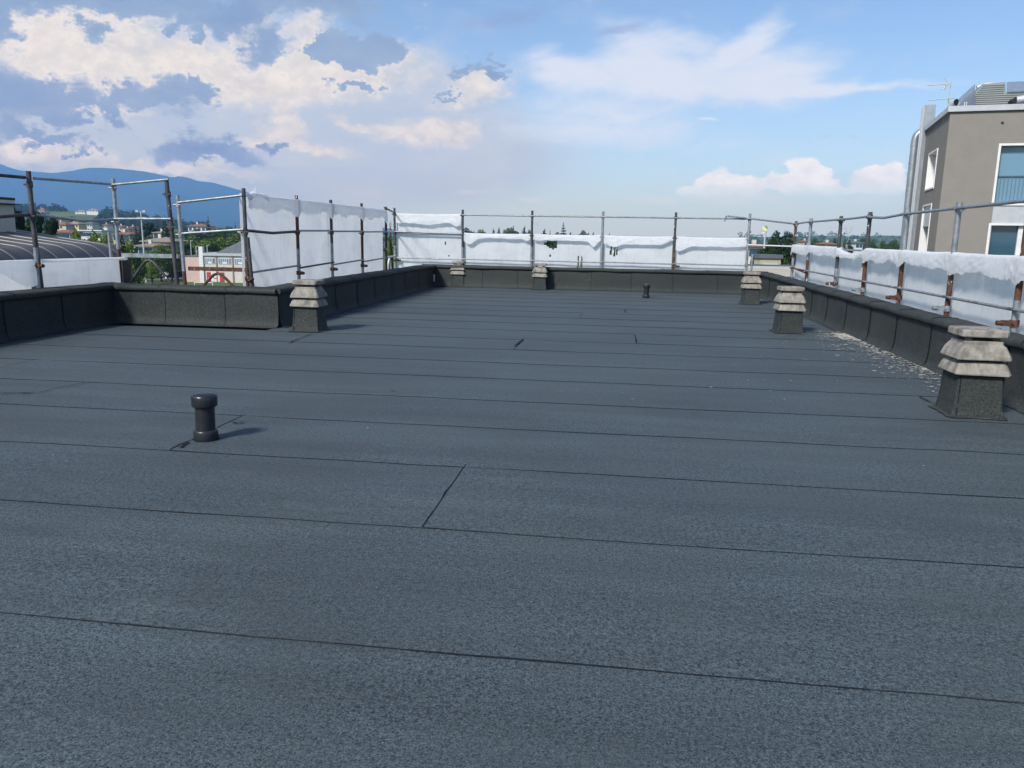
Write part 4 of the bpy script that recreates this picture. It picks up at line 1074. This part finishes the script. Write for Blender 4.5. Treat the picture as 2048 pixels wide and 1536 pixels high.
for u0, u1, vt, ve, D, w_, r_, lab in [(233, 244, 450, 453, 520, M_cream, M_terra, 'small cream town house above the orange roof'), (246, 256, 455, 457.5, 500, M_offwhite, M_terra, 'small off-white town house left of the floodlight mast'),
                                       (258, 266, 451, 454, 560, M_pinkr, M_terra, 'small pink town house left of the cypresses'), (205, 214, 447, 450, 600, M_white, M_terra, 'small white town house left of the twin grey posts')]:
    house('town_house', u0, u1, vt, ve, D, w_, r_, lab, rows=2, nwin=2, group=None) if False else house('town_house', u0, u1, vt, ve, D, w_, r_, lab, rows=2, nwin=2)
house('white_villa', 290, 341, 474, 482, 200, M_white, M_brownroof, 'white villa with brown hip roof behind the floodlight mast', rows=1, nwin=5, roof_over=1.0)
house('villa_annexe', 277, 304, 486, 491, 190, M_white, M_brownroof, 'low white annexe in front of the villa', rows=1, nwin=3, roof_over=.9)
house('tower_house', 308, 320, 462, 464.5, 235, M_cream, M_brownroof, 'cream tower-like house top above the white villa', rows=1, nwin=2)
house('town_house', 376, 411, 447, 452, 330, M_white, M_terra, 'white and orange house left of the tall cedar', rows=2, nwin=4)
house('town_house', 474, 486, 451, 454.5, 400, M_pinkr, M_terra, 'small pink house right of the lone dark fir', rows=2, nwin=2)
# sports hall
a = at(368, 562, 171); SP = Fr(a, RH, FH); sh = empty('sports_hall', (a.x, a.y, GZ), 'pink and white sports hall with slate hip roof beyond the field', 'building'); l = sh.location
px = 171/F
b = MB(); SP.box(b, 0, 3.7, 0, 9, GZ, GZ+5.4); b.build('pink_wall', M_pinkr, sh, l)
b = MB(); SP.box(b, -.1, 3.6, -.08, 9, GZ+5.405, GZ+5.6); b.build('roof_edge', M_slate, sh, l)
b = MB(); SP.box(b, 3.6, 4.45, -.25, .8, GZ, GZ+7.6); b.build('pillar', M_white, sh, l)
b = MB(); SP.box(b, 4.3, 26, .1, 14, GZ, GZ+5.7); b.build('white_wall', M_offwhite, sh, l)
b = MB(); SP.box(b, 4.4, 26.3, -.25, 14.2, GZ+5.705, GZ+6.3); b.build('eaves', M_trim, sh, l)
b = MB(); e = [SP.p(7.2, -.2, GZ+6.31), SP.p(26.3, -.2, GZ+6.31), SP.p(26.3, 14, GZ+6.31), SP.p(7.2, 14, GZ+6.31)]; g = [SP.p(11.6, 6, GZ+9.3), SP.p(22, 6, GZ+9.3)]
b.face([e[0], e[1], g[1], g[0]]); b.face([e[2], e[3], g[0], g[1]]); b.face([e[1], e[2], g[1]]); b.face([e[3], e[0], g[0]]); b.build('hip_roof', M_slate, sh, l)
for u0, u1 in ((411, 431), (438, 463), (470, 492)):
    x0 = (u0-368)*px; x1 = (u1-368)*px
    b = MB(); SP.box(b, x0, x1, .0, .098, GZ+4.0, GZ+5.25); f_ = b.build('window', M_white, sh, l)
    k = 6
    for i in range(k):
        b = MB(); w_ = (x1-x0)/k; SP.box(b, x0+w_*i+.07, x0+w_*(i+1)-.07, -.04, -.002, GZ+4.1+(.4 if i in (2, 3) else 0), GZ+5.15); b.build('pane', M_glass if i == 5 and u0 == 411 else M_blind, f_, l)
for u in (434.5, 466.5): b = MB(); x = (u-368)*px; SP.box(b, x-.12, x+.12, -.06, .098, GZ, GZ+5.7); b.build('downpipe', M_brownroof, sh, l)
for u0, u1 in ((414, 422), (440, 448)): b = MB(); SP.box(b, (u0-368)*px, (u1-368)*px, -.03, .098, GZ+.2, GZ+2.2); b.build('red_door', M_red, sh, l)
b = MB(); SP.box(b, (422.5-368)*px, (439.5-368)*px, -.02, .098, GZ+.2, GZ+2.2); wp = b.build('notice_board', M_white, sh, l)
b = MB(); c = SP.p((431-368)*px, -.03, GZ+1.3)
b.tube([c+SP.ex*(.4*math.cos(t))+Vector((0, 0, .45*math.sin(t))) for t in np.linspace(.6, 5.7, 12)], .09, 6); b.build('red_letter', M_red, wp, l)
b = MB(); SP.box(b, (442-368)*px, (448-368)*px, -.35, .09, GZ+2.9, GZ+3.4); b.build('air_conditioner', M_trim, sh, l)

# field, yard, low wall
def flat(name, pts, z, m_, kind='structure'):
    b = MB(); b.face([(p.x, p.y, z) for p in pts]); return tag(b.build(name, m_), kind=kind)
M_grass = simple('pitch_grass', (.075, .125, .032), .95, 0, .25, .08, .1)
M_asph = simple('yard_asphalt', (.16, .155, .15), .9, 0, .15, .2, .2)
flat('field', [at(u, 768, 1)*0+Vector((*(at(u, 500, D).xy), 0)) for u, D in ((60, 70), (620, 70), (640, 169), (40, 176))], GZ+.04, M_grass)
flat('road', [Vector((*(at(u, 500, D).xy), 0)) for u, D in ((180, 177), (366, 171), (366, 190), (170, 196))], GZ+.05, M_asph)
W1 = Fr(at(254, 550, 186), RH, FH); b = MB(); W1.box(b, 0, 12.5, 0, .3, GZ, GZ+1.5); tag(b.build('boundary_wall', M_trim, None, W1.p(0, 0, GZ)), 'low pale wall behind the small round tree and the parked white van', 'wall')
# white van
vn = empty('parked_van', W1.p(6.9, -2.2, GZ+.05), 'white van parked beyond the field, left of the dark post', 'van'); l = vn.location
V = Fr(l, RH, FH); z = GZ+.05
b = MB(); sec = [(0, .35), (0, 1.1), (.25, 1.25), (.8, 1.95), (4.1, 2.0), (4.35, 1.8), (4.4, .35)]
f = [V.p(x, 0, z+h) for x, h in sec]; k = [V.p(x, 1.8, z+h) for x, h in sec]; b.face(f[::-1]); b.face(k)
for i in range(len(sec)): b.face([f[i], f[(i+1) % 7], k[(i+1) % 7], k[i]])
b.build('body', M_white, vn, l)
b = MB(); b.face([V.p(x, -.01, z+h) for x, h in ((.55, 1.25), (1.9, 1.25), (1.9, 1.8), (.95, 1.8))]); b.build('side_window', M_glass, vn, l)
for x in (.85, 3.5): b = MB(); b.tube([V.p(x, -.05, z+.34), V.p(x, .2, z+.34)], .34, 14); b.build('wheel', M_black, vn, l)
# goal
gp = at(389, 566, 140); g = empty('football_goal', (gp.x, gp.y, GZ), 'small white football goal on the field', 'goal'); V = Fr(gp, RH, FH)
b = MB(); b.tube([V.p(0, 0, GZ), V.p(0, 0, GZ+2.0)], .07, 6); b.build('upright', M_white, g, g.location)
b = MB(); b.tube([V.p(3.2, 0, GZ), V.p(3.2, 0, GZ+2.0)], .07, 6); b.build('upright', M_white, g, g.location)
b = MB(); b.tube([V.p(0, 0, GZ+2.0), V.p(3.2, 0, GZ+2.0)], .07, 6); b.build('crossbar', M_white, g, g.location)
# floodlight mast and slim poles
p = at(292.5, 557, 168); r = empty('floodlight_mast', (p.x, p.y, GZ), 'tall pale floodlight mast with two lamps beyond the field', 'floodlight'); l = r.location
top = at(285, 424, 168)
b = MB(); b.tube([(p.x, p.y, GZ), (p.x-.1, p.y, (GZ+top.z)/2), (p.x-.2, p.y, top.z)], .2, 10, 0, True, [.22, .18, .11]); b.build('mast', M_steelgrey, r, l)
b = MB(); c = Vector((p.x-.2, p.y, top.z))
for dz in (0, -1.1): b.tube([c-RH*.9+Vector((0, 0, dz)), c+RH*.9+Vector((0, 0, dz))], .06, 6)
b.build('lamp_frame', M_steelgrey, r, l)
for s_ in (-.75, .75): b = MB(); b.box(c+RH*s_+Vector((0, 0, .15)), (.55, .4, .45), (RH, FH, Vector((0, 0, 1)))); b.build('lamp', M_trim, r, l)
poles = [(345, 480, 553, 176), (260, 480, 522, 172), (267, 495, 518, 176), (381, 481, 530, 180), (392, 492, 530, 182), (414, 490, 530, 184), (326, 503, 546, 186), (314, 503, 530, 190)]
pl_lab = ['pale pole right of the white villa', 'thin pole at the end of the curved roof', 'short pale pole just right of the curved roof', 'pole left of the pink hall wall', 'thin pole above the pink hall wall', 'thin pole behind the white hall pillar', 'thin pole before the white van', 'thin short pole below the villa']
for (u, vt, vb, D), lab in zip(poles, pl_lab):
    q = at(u, vt, D); b = MB(); b.tube([(q.x, q.y, GZ), (q.x, q.y, q.z)], .09, 6); b.tube([(q.x, q.y, q.z-.1), (q.x+.5, q.y, q.z)], .06, 6)
    tag(b.build('lamp_post', M_steelgrey, None, (q.x, q.y, GZ)), lab, 'lamp post', 'slim poles round the field')

# right hand distance
house('white_terrace', 1499, 1548, 487.5, 492, 150, M_white, M_terra, 'white terrace with red roof seen through the open scaffold corner', rows=1, nwin=4, depth=8)
house('beige_shed', 1521, 1562, 516, 517, 75, M_beige, M_slate, 'low beige shed seen through the open scaffold corner', hip=False, nwin=1, chim=False, roof_over=.15, depth=2.5)
house('far_house', 1654, 1674, 484, 487.5, 260, M_cream, M_terra, 'long low house with orange roof above the tattered sheet', rows=1, nwin=4)
house('far_house', 1608, 1622, 480, 483, 420, M_cream, M_terra, 'tiny cream house behind the pale brown-topped post', rows=1, nwin=2)
house('far_house', 1712, 1726, 482, 485, 300, M_white, M_slate, 'pale house above the drooping sheet', rows=1, nwin=2)
# roadside sign on a tall pole
p = at(1530, 458, 140); r = empty('roadside_sign', (p.x, p.y, GZ), 'tall roadside sign with a green and cream rounded emblem', 'sign'); l = r.location
b = MB(); b.tube([(p.x+.1, p.y, GZ), (p.x+.1, p.y, p.z-.5)], .16, 10); b.build('pole', M_steelgrey, r, l)
def disc(c, rx, rz_, th, m_, name, a0=0, a1=2*math.pi):
    b = MB(); ring = [c+RH*(rx*math.cos(t))+Vector((0, 0, rz_*math.sin(t))) for t in np.linspace(a0, a1, 25)][:-1 if a1-a0 > 6 else None]
    bk = [q+FH*th for q in ring]; b.face(ring); b.face(bk[::-1])
    for i in range(len(ring)): b.face([ring[i], bk[i], bk[(i+1) % len(ring)], ring[(i+1) % len(ring)]])
    return b.build(name, m_, r, l)
M_sgreen = simple('sign_green', (.16, .36, .05), .5, 0, .1, 2); M_scream = simple('sign_cream', (.70, .66, .42), .5, 0, .05, 2)
disc(Vector((p.x, p.y, p.z+.1)), .42, .45, .2, M_scream, 'emblem_disc')
disc(Vector((p.x+.03, p.y-.05, p.z+.15)), .42, .45, .04, M_sgreen, 'emblem_leaf', -.4, 2.2)
b = MB(); b.box((p.x-.15, p.y, p.z-.62), (.8, .2, .25), (RH, FH, Vector((0, 0, 1)))); b.build('name_board', M_scream, r, l)
# pylon
p = at(1697, 454, 1000); r = empty('power_pylon', (p.x, p.y, GZ), 'far lattice pylon above the hills between two posts', 'pylon'); l = r.location
b = MB(); zt = p.z; hgt = zt-GZ
for sx in (-1, 1):
    for sy in (-1, 1): b.tube([(p.x+sx*3, p.y+sy*3, GZ), (p.x+sx*.8, p.y+sy*.8, GZ+hgt*.62), (p.x+sx*4, p.y+sy*.5, zt)], .16, 4)
b.build('tower', M_steelgrey, r, l)
b = MB(); b.tube([(p.x-6.5, p.y, zt-2), (p.x+6.5, p.y, zt-2)], .22, 4); b.tube([(p.x-4, p.y, zt), (p.x+4, p.y, zt)], .15, 4)
for sx in (-1, 1): b.tube([(p.x+sx*6.5, p.y, zt-2), (p.x, p.y, zt-6)], .15, 4)
b.build('cross_arm', M_steelgrey, r, l)

# ------------------------------------------------------------------ trees
def leafy(spots, n, size, flat_=0.0):
    """leaf-clump faces spread through and over ellipsoid lobes; spots: (x, y, z, rx, rz)"""
    b = MB(); wts = [s[3]**2 for s in spots]; tot = sum(wts)
    for s_, w_ in zip(spots, wts):
        for k in range(int(n*w_/tot)):
            d = Vector((random.gauss(0, 1), random.gauss(0, 1), random.gauss(0, 1))).normalized(); rr = random.uniform(.45, 1.08)**.6
            p = Vector((s_[0]+d.x*s_[3]*rr, s_[1]+d.y*s_[3]*rr, s_[2]+d.z*s_[4]*rr))
            nrm = (d+Vector((random.uniform(-.8, .8), random.uniform(-.8, .8), random.uniform(-.4, .9)))).normalized()
            a = nrm.orthogonal().normalized(); a = Matrix.Rotation(random.uniform(0, 6.28), 3, nrm) @ a; c = nrm.cross(a)
            q = size*random.uniform(.6, 1.4)
            b.face([p+a*q, p+c*q*.7+nrm*q*.2, p-a*q, p-c*q*.7])
    return b
def tree_proto(kind, seed, leaf):
    random.seed(seed); r = empty(kind)
    t = MB()
    if kind == 'round_tree':
        t.tube([(0, 0, -.02), (.01, 0, .2), (0, .01, .42), (.02, 0, .7)], .02, 7, 0, True, [.026, .02, .016, .005])
        sp = [(0, 0, .62, .24, .26), (0, 0, .42, .25, .18)]
        for k in range(9):
            a = k*2.4; rr = random.uniform(.14, .27); z = random.uniform(.36, .82); q = random.uniform(.10, .17)*(1.25-z*.5)
            sp.append((rr*math.cos(a)*(1.15-z*.6), rr*math.sin(a)*(1.15-z*.6), z, q, q*.85))
            t.tube([(0, 0, .22+.04*k/2), (rr*.7*math.cos(a), rr*.7*math.sin(a), z)], .008, 5)
        sp.append((.02, -.02, .88, .10, .10)); cr = leafy(sp, 3600, .021)
    elif kind == 'cypress_tree':
        t.tube([(0, 0, -.02), (0, 0, .9)], .012, 6)
        sp = [(random.uniform(-.01, .01), random.uniform(-.01, .01), z, .088*math.sin(math.pi*min(1, (z+.06)*.62+.25))**1.2*(1 if z < .6 else (1.02-z)/.42)+.008, .08) for z in np.linspace(.08, .95, 15)]
        cr = leafy(sp, 1800, .014)
    elif kind == 'fir_tree':
        t.tube([(0, 0, -.02), (0, 0, .98)], .014, 6, 0, True, [.022, .003])
        sp = []
        for z in np.linspace(.16, .97, 11):
            R_ = .24*(1.0-z)+.012
            for k in range(5):
                a = k*1.257+z*17; sp.append((R_*.6*math.cos(a), R_*.6*math.sin(a), z-.02, R_*.55+.006, .026))
        cr = leafy(sp, 2000, .016)
    else:                                                       # pine_tree: broad, layered, dark
        t.tube([(0, 0, -.02), (.02, 0, .3), (.0, .02, .85)], .03, 7, 0, True, [.03, .024, .006])
        sp = []
        for k in range(13):
            z = .28+.66*k/12; a = k*2.4; R_ = .36*(1.02-z)**.5; q = random.uniform(.11, .16)*(1.3-z*.6)
            sp.append((R_*math.cos(a), R_*math.sin(a), z, q, q*.55)); t.tube([(0, 0, z-.06), (R_*math.cos(a), R_*math.sin(a), z)], .008, 5)
        sp.append((0, 0, .9, .12, .09)); cr = leafy(sp, 3600, .020)
    t.build('trunk', M_bark, r); cr.build('crown', leaf, r)
    return r
kinds = [('bright', 'round_tree', 1, M_leaf, .78), ('bright2', 'round_tree', 2, M_leaf, .78), ('mid', 'round_tree', 3, M_leafmid, .78), ('mid2', 'round_tree', 8, M_leafmid, .78), ('dark', 'round_tree', 4, M_leafdark, .78),
         ('cypress', 'cypress_tree', 5, M_leafdark, .19), ('fir', 'fir_tree', 6, M_leafdark, .46), ('pine', 'pine_tree', 7, M_leafdark, .80)]
PROTO = {}; used = set()
for k, kind, seed, lf, w_ in kinds: PROTO[k] = (tree_proto(kind, seed, lf), w_)
def tree(k, u, vt, D, wpx, label, z0=GZ, group='trees around the town'):
    pr, w_ = PROTO[k]; o = pr if k not in used else copy_tree(pr); used.add(k)
    if 900 < u < 1240 and D > 150: D *= 2.2
    if 900 < u < 1240: wpx *= 1.45 if k in ('cypress', 'fir') else 2.2
    if u < 240 and D < 100: wpx *= 1.5
    if 1540 < u < 1600: wpx *= 1.9
    if 1600 < u: wpx *= 1.4
    if u < 500 and D > 95 and k in ('bright', 'bright2', 'mid', 'mid2', 'dark', 'pine'): wpx *= 1.7
    p = at(u, vt, D); h = (p.z-z0)/.99; sx = wpx*D/F/w_
    o.location = (p.x, p.y, z0); o.scale = (sx, sx, h); o.rotation_euler = (0, 0, random.uniform(0, 6.28))
    tag(o, label, 'tree', group); return o
random.seed(21)
for a in [
    ('pine', 34, 417, 62, 60, 'dark pine touching the pale roof lantern on the left'), ('pine', 66, 424, 70, 62, 'broad dark pine behind the tall dark corner post'), ('pine', 97, 436, 66, 50, 'dark pine right of the corner post, above the curved roof'),
    ('bright', 150, 456, 88, 44, 'bright tree at the left end of the hedge behind the curved roof'), ('bright2', 184, 458, 90, 52, 'bright tree in the middle of the hedge behind the curved roof'), ('bright', 213, 462, 86, 44, 'bright tree at the right end of the hedge behind the curved roof'),
    ('dark', 244, 465, 80, 42, 'dark leafy tree between the twin grey posts and the curved roof end'), ('bright2', 256, 474, 100, 24, 'yellow-green tree beyond the curved roof end'), ('mid', 262, 488, 120, 36, 'tree low behind the end of the curved roof'),
    ('cypress', 270, 443, 215, 14, 'slim cypress left of the floodlight mast'), ('cypress', 279, 440, 210, 17, 'broad cypress touching the floodlight mast'), ('pine', 296, 446, 240, 32, 'dark pine above the villa roof'),
    ('cypress', 329, 426, 215, 25, 'tallest cypress, right of the tower-like house'), ('cypress', 343, 442, 210, 14, 'cypress hard against the dark scaffold post'), ('cypress', 315, 440, 330, 10, 'far cypress behind the tower-like house'), ('cypress', 205, 448, 300, 9, 'far slim cypress left of the twin grey posts'),
    ('bright', 318, 487, 172, 34, 'rounded tree in front of the white villa'), ('bright', 300, 500, 168, 40, 'bright tree below the villa annexe'), ('bright2', 340, 492, 175, 40, 'tree below the right end of the villa'), ('bright2', 276, 505, 172, 30, 'bright bush left of the floodlight mast'),
    ('bright2', 262, 516, 150, 30, 'dark green bush low by the curved roof end'), ('bright', 302, 524, 162, 32, 'small round tree standing alone before the low pale wall'), ('bright2', 340, 520, 185, 38, 'hedge-like tree left of the pink hall'), ('bright', 322, 512, 192, 36, 'light bush behind the white van'), ('dark', 350, 540, 178, 24, 'dark bush left of the sports hall'),
    ('bright', 385, 470, 205, 36, 'light green tree left behind the sports hall'), ('bright2', 412, 474, 200, 44, 'light green tree behind the hall pillar'), ('bright', 440, 474, 205, 44, 'light green tree above the hall eaves'), ('bright2', 470, 464, 215, 50, 'large light green tree above the slate hip roof'), ('mid', 395, 457, 260, 40, 'mid green tree below the white and orange house'),
    ('pine', 376, 488, 190, 26, 'brownish pine between the pole and the pale scaffold post'), ('pine', 385, 463, 300, 44, 'dark pine below the orange house'), ('mid2', 435, 455, 300, 50, 'tree right of the tall cedar'), ('mid', 460, 452, 330, 40, 'tree left of the lone dark fir'),
    ('fir', 416, 431, 270, 26, 'tall dark cedar above the field, left of the hall roof'), ('fir', 470, 443, 300, 20, 'lone dark fir near the first tall sheet'),
    ('bright', 780, 440, 60, 20, 'green tree showing through the slot at the far left corner'), ('mid', 779, 462, 50, 26, 'dark green tree low in the slot at the far left corner'), ('bright2', 776, 500, 40, 30, 'bush at the bottom of the slot at the far left corner'),
    ('dark', 931, 454, 200, 22, 'dark round tree right of the crumpled sheet post'), ('fir', 948, 459, 240, 9, 'tiny pointed tree left of the pale bush'), ('bright', 960, 458, 240, 22, 'pale bush above the second back sheet'),
    ('cypress', 987, 455, 230, 13, 'blunt cypress, first of the pair'), ('cypress', 998, 452, 230, 10, 'pointed cypress, second of the pair'), ('bright2', 1022, 454, 230, 26, 'light green leafy tree above the second back sheet'), ('cypress', 1027, 448, 235, 6, 'thin cypress in front of the light green tree'),
    ('cypress', 1049, 449, 225, 10, 'tall cypress left of the dark post'), ('fir', 1044, 460, 230, 7, 'small fir beside the tall cypress'), ('mid', 1059, 458, 200, 16, 'bush touching the dark back post'),
    ('cypress', 1089, 455, 230, 15, 'blunt wide cypress right of the dark back post'), ('fir', 1100, 458, 240, 10, 'small fir beside the wide cypress'), ('mid2', 1114, 463, 240, 14, 'low bush left of the tall fir'), ('fir', 1127, 443, 220, 20, 'tallest fir above the torn sheet'), ('cypress', 1141, 461, 235, 9, 'small cypress right of the tallest fir'),
    ('dark', 1167, 460, 225, 18, 'round dark tree above the slits'), ('cypress', 1177, 462, 230, 9, 'small cypress right of the round dark tree'), ('cypress', 1187, 461, 230, 8, 'small pointed cypress left of the pale post'), ('fir', 1219, 464, 240, 12, 'small fir right of the pale post'),
    ('dark', 1102, 476, 90, 60, 'dark evergreen seen through the torn hole'), ('cypress', 1158, 506, 70, 12, 'cypress seen through the left slit'), ('cypress', 1166, 504, 70, 12, 'cypress seen through the right slit'), ('dark', 1226, 486, 90, 44, 'dark evergreen behind the claw-like slits'),
    ('dark', 1556, 460, 88, 50, 'large dark tree left half of the clump at the open corner'), ('dark', 1570, 462, 84, 40, 'large dark tree in the middle of the clump at the open corner'), ('dark', 1541, 482, 80, 30, 'smaller dark tree at the left of the clump at the open corner'),
    ('dark', 1585, 464, 92, 44, 'large dark tree right half of the clump at the open corner'), ('mid', 1507, 504, 58, 34, 'green bush low at the open scaffold corner'), ('mid2', 1576, 510, 62, 30, 'green bush behind the beige shed'), ('fir', 1512, 497, 110, 12, 'small cone-shaped tree before the white terrace'), ('pine', 1545, 478, 80, 36, 'drooping dark tree overhanging the white terrace'),
    ('mid', 1625, 478, 300, 20, 'round tree right of the open-corner posts'), ('mid2', 1633, 475, 420, 26, 'far tree left of the dark post'), ('dark', 1669, 475, 300, 14, 'dark tree beside the dark post'), ('dark', 1698, 479, 230, 18, 'dark round tree below the pylon'), ('mid', 1692, 476, 330, 12, 'small tree below the pylon'),
    ('mid2', 1725, 474, 380, 28, 'spreading far tree on the low hill'), ('mid', 1747, 479, 300, 26, 'green tree right of the black and white post'), ('mid2', 1768, 480, 320, 26, 'green tree between two right-hand posts'), ('mid', 1790, 478, 300, 28, 'green tree left of the metal duct'), ('dark', 1808, 481, 280, 22, 'dark tree at the foot of the metal duct'), ('mid2', 1724, 496, 90, 20, 'bush seen through the torn slot'),
]: tree(*a)

# woods that read as one mass
def woods(name, spots, size, m_, leaf):
    b = MB()
    for x, y, z, r_, h in spots:
        for k in range(leaf):
            d = Vector((random.gauss(0, 1), random.gauss(0, 1), abs(random.gauss(0, 1)))).normalized(); rr = random.uniform(.6, 1.05)
            p = Vector((x+d.x*r_*rr, y+d.y*r_*rr, z+d.z*h*rr)); n = (d+Vector((random.uniform(-.7, .7), random.uniform(-.7, .7), random.uniform(-.3, .8)))).normalized()
            a = n.orthogonal().normalized(); c = n.cross(a); q = size*random.uniform(.6, 1.4)
            b.face([p+a*q, p+c*q*.7, p-a*q, p-c*q*.7])
    return tag(b.build(name, m_), kind='stuff')
sp = []
for k in range(420):
    u = random.uniform(-120, 560); D = random.choice([random.uniform(260, 520), random.uniform(420, 900)])
    q = at(u, 470, D); sp.append((q.x, q.y, max(GZ, hill_z(u, D))-1, random.uniform(3.5, 7), random.uniform(6, 11.5)))
woods('woodland', sp, 1.1, M_leafmid, 46)
sp = []
for k in range(230):
    u = random.uniform(60, 540); D = random.uniform(205, 330); q = at(u, 470, D)
    if 275 < u < 345 and D < 212: continue
    sp.append((q.x, q.y, GZ-1, random.uniform(3, 5.5), random.uniform(6.5, 10)))
woods('tree_belt', sp, .55, M_leaf, 130)
sp = []
for k in range(330):
    u = random.choice([random.gauss(112, 14), random.gauss(48, 18), random.uniform(205, 420), random.uniform(205, 300), random.uniform(-150, 40)]); D = random.uniform(1180, 1420)
    if 140 < u < 204 or (D < 1330 and 80 < u < 195): continue
    q = at(u, 440, D); sp.append((q.x, q.y, hill_z(u, D)-1, random.uniform(5, 9), random.uniform(7, 14)))
for k in range(150):
    u = random.uniform(-60, 420); D = random.uniform(880, 1150)
    if 85 < u < 190 and D > 980: continue
    q = at(u, 440, D); sp.append((q.x, q.y, hill_z(u, D)-1, random.uniform(5, 9), random.uniform(6, 11)))
woods('hill_woods', sp, 1.9, M_leafdark, 40)
sp = []
for k in range(220):
    u = random.uniform(640, 1500); D = random.uniform(380, 1400); q = at(u, 470, D); sp.append((q.x, q.y, GZ-1, random.uniform(4, 9), random.uniform(6, 12)))
for k in range(260):
    u = random.uniform(1480, 2000); D = random.uniform(380, 2300); q = at(u, 470, D)
    zz = GZ+(max(0, D-900)/1400)**1.25*30; sp.append((q.x, q.y, zz-2, random.uniform(5, 9), random.uniform(6, 10)))
woods('distant_trees', sp, 1.5, M_leafmid, 40)
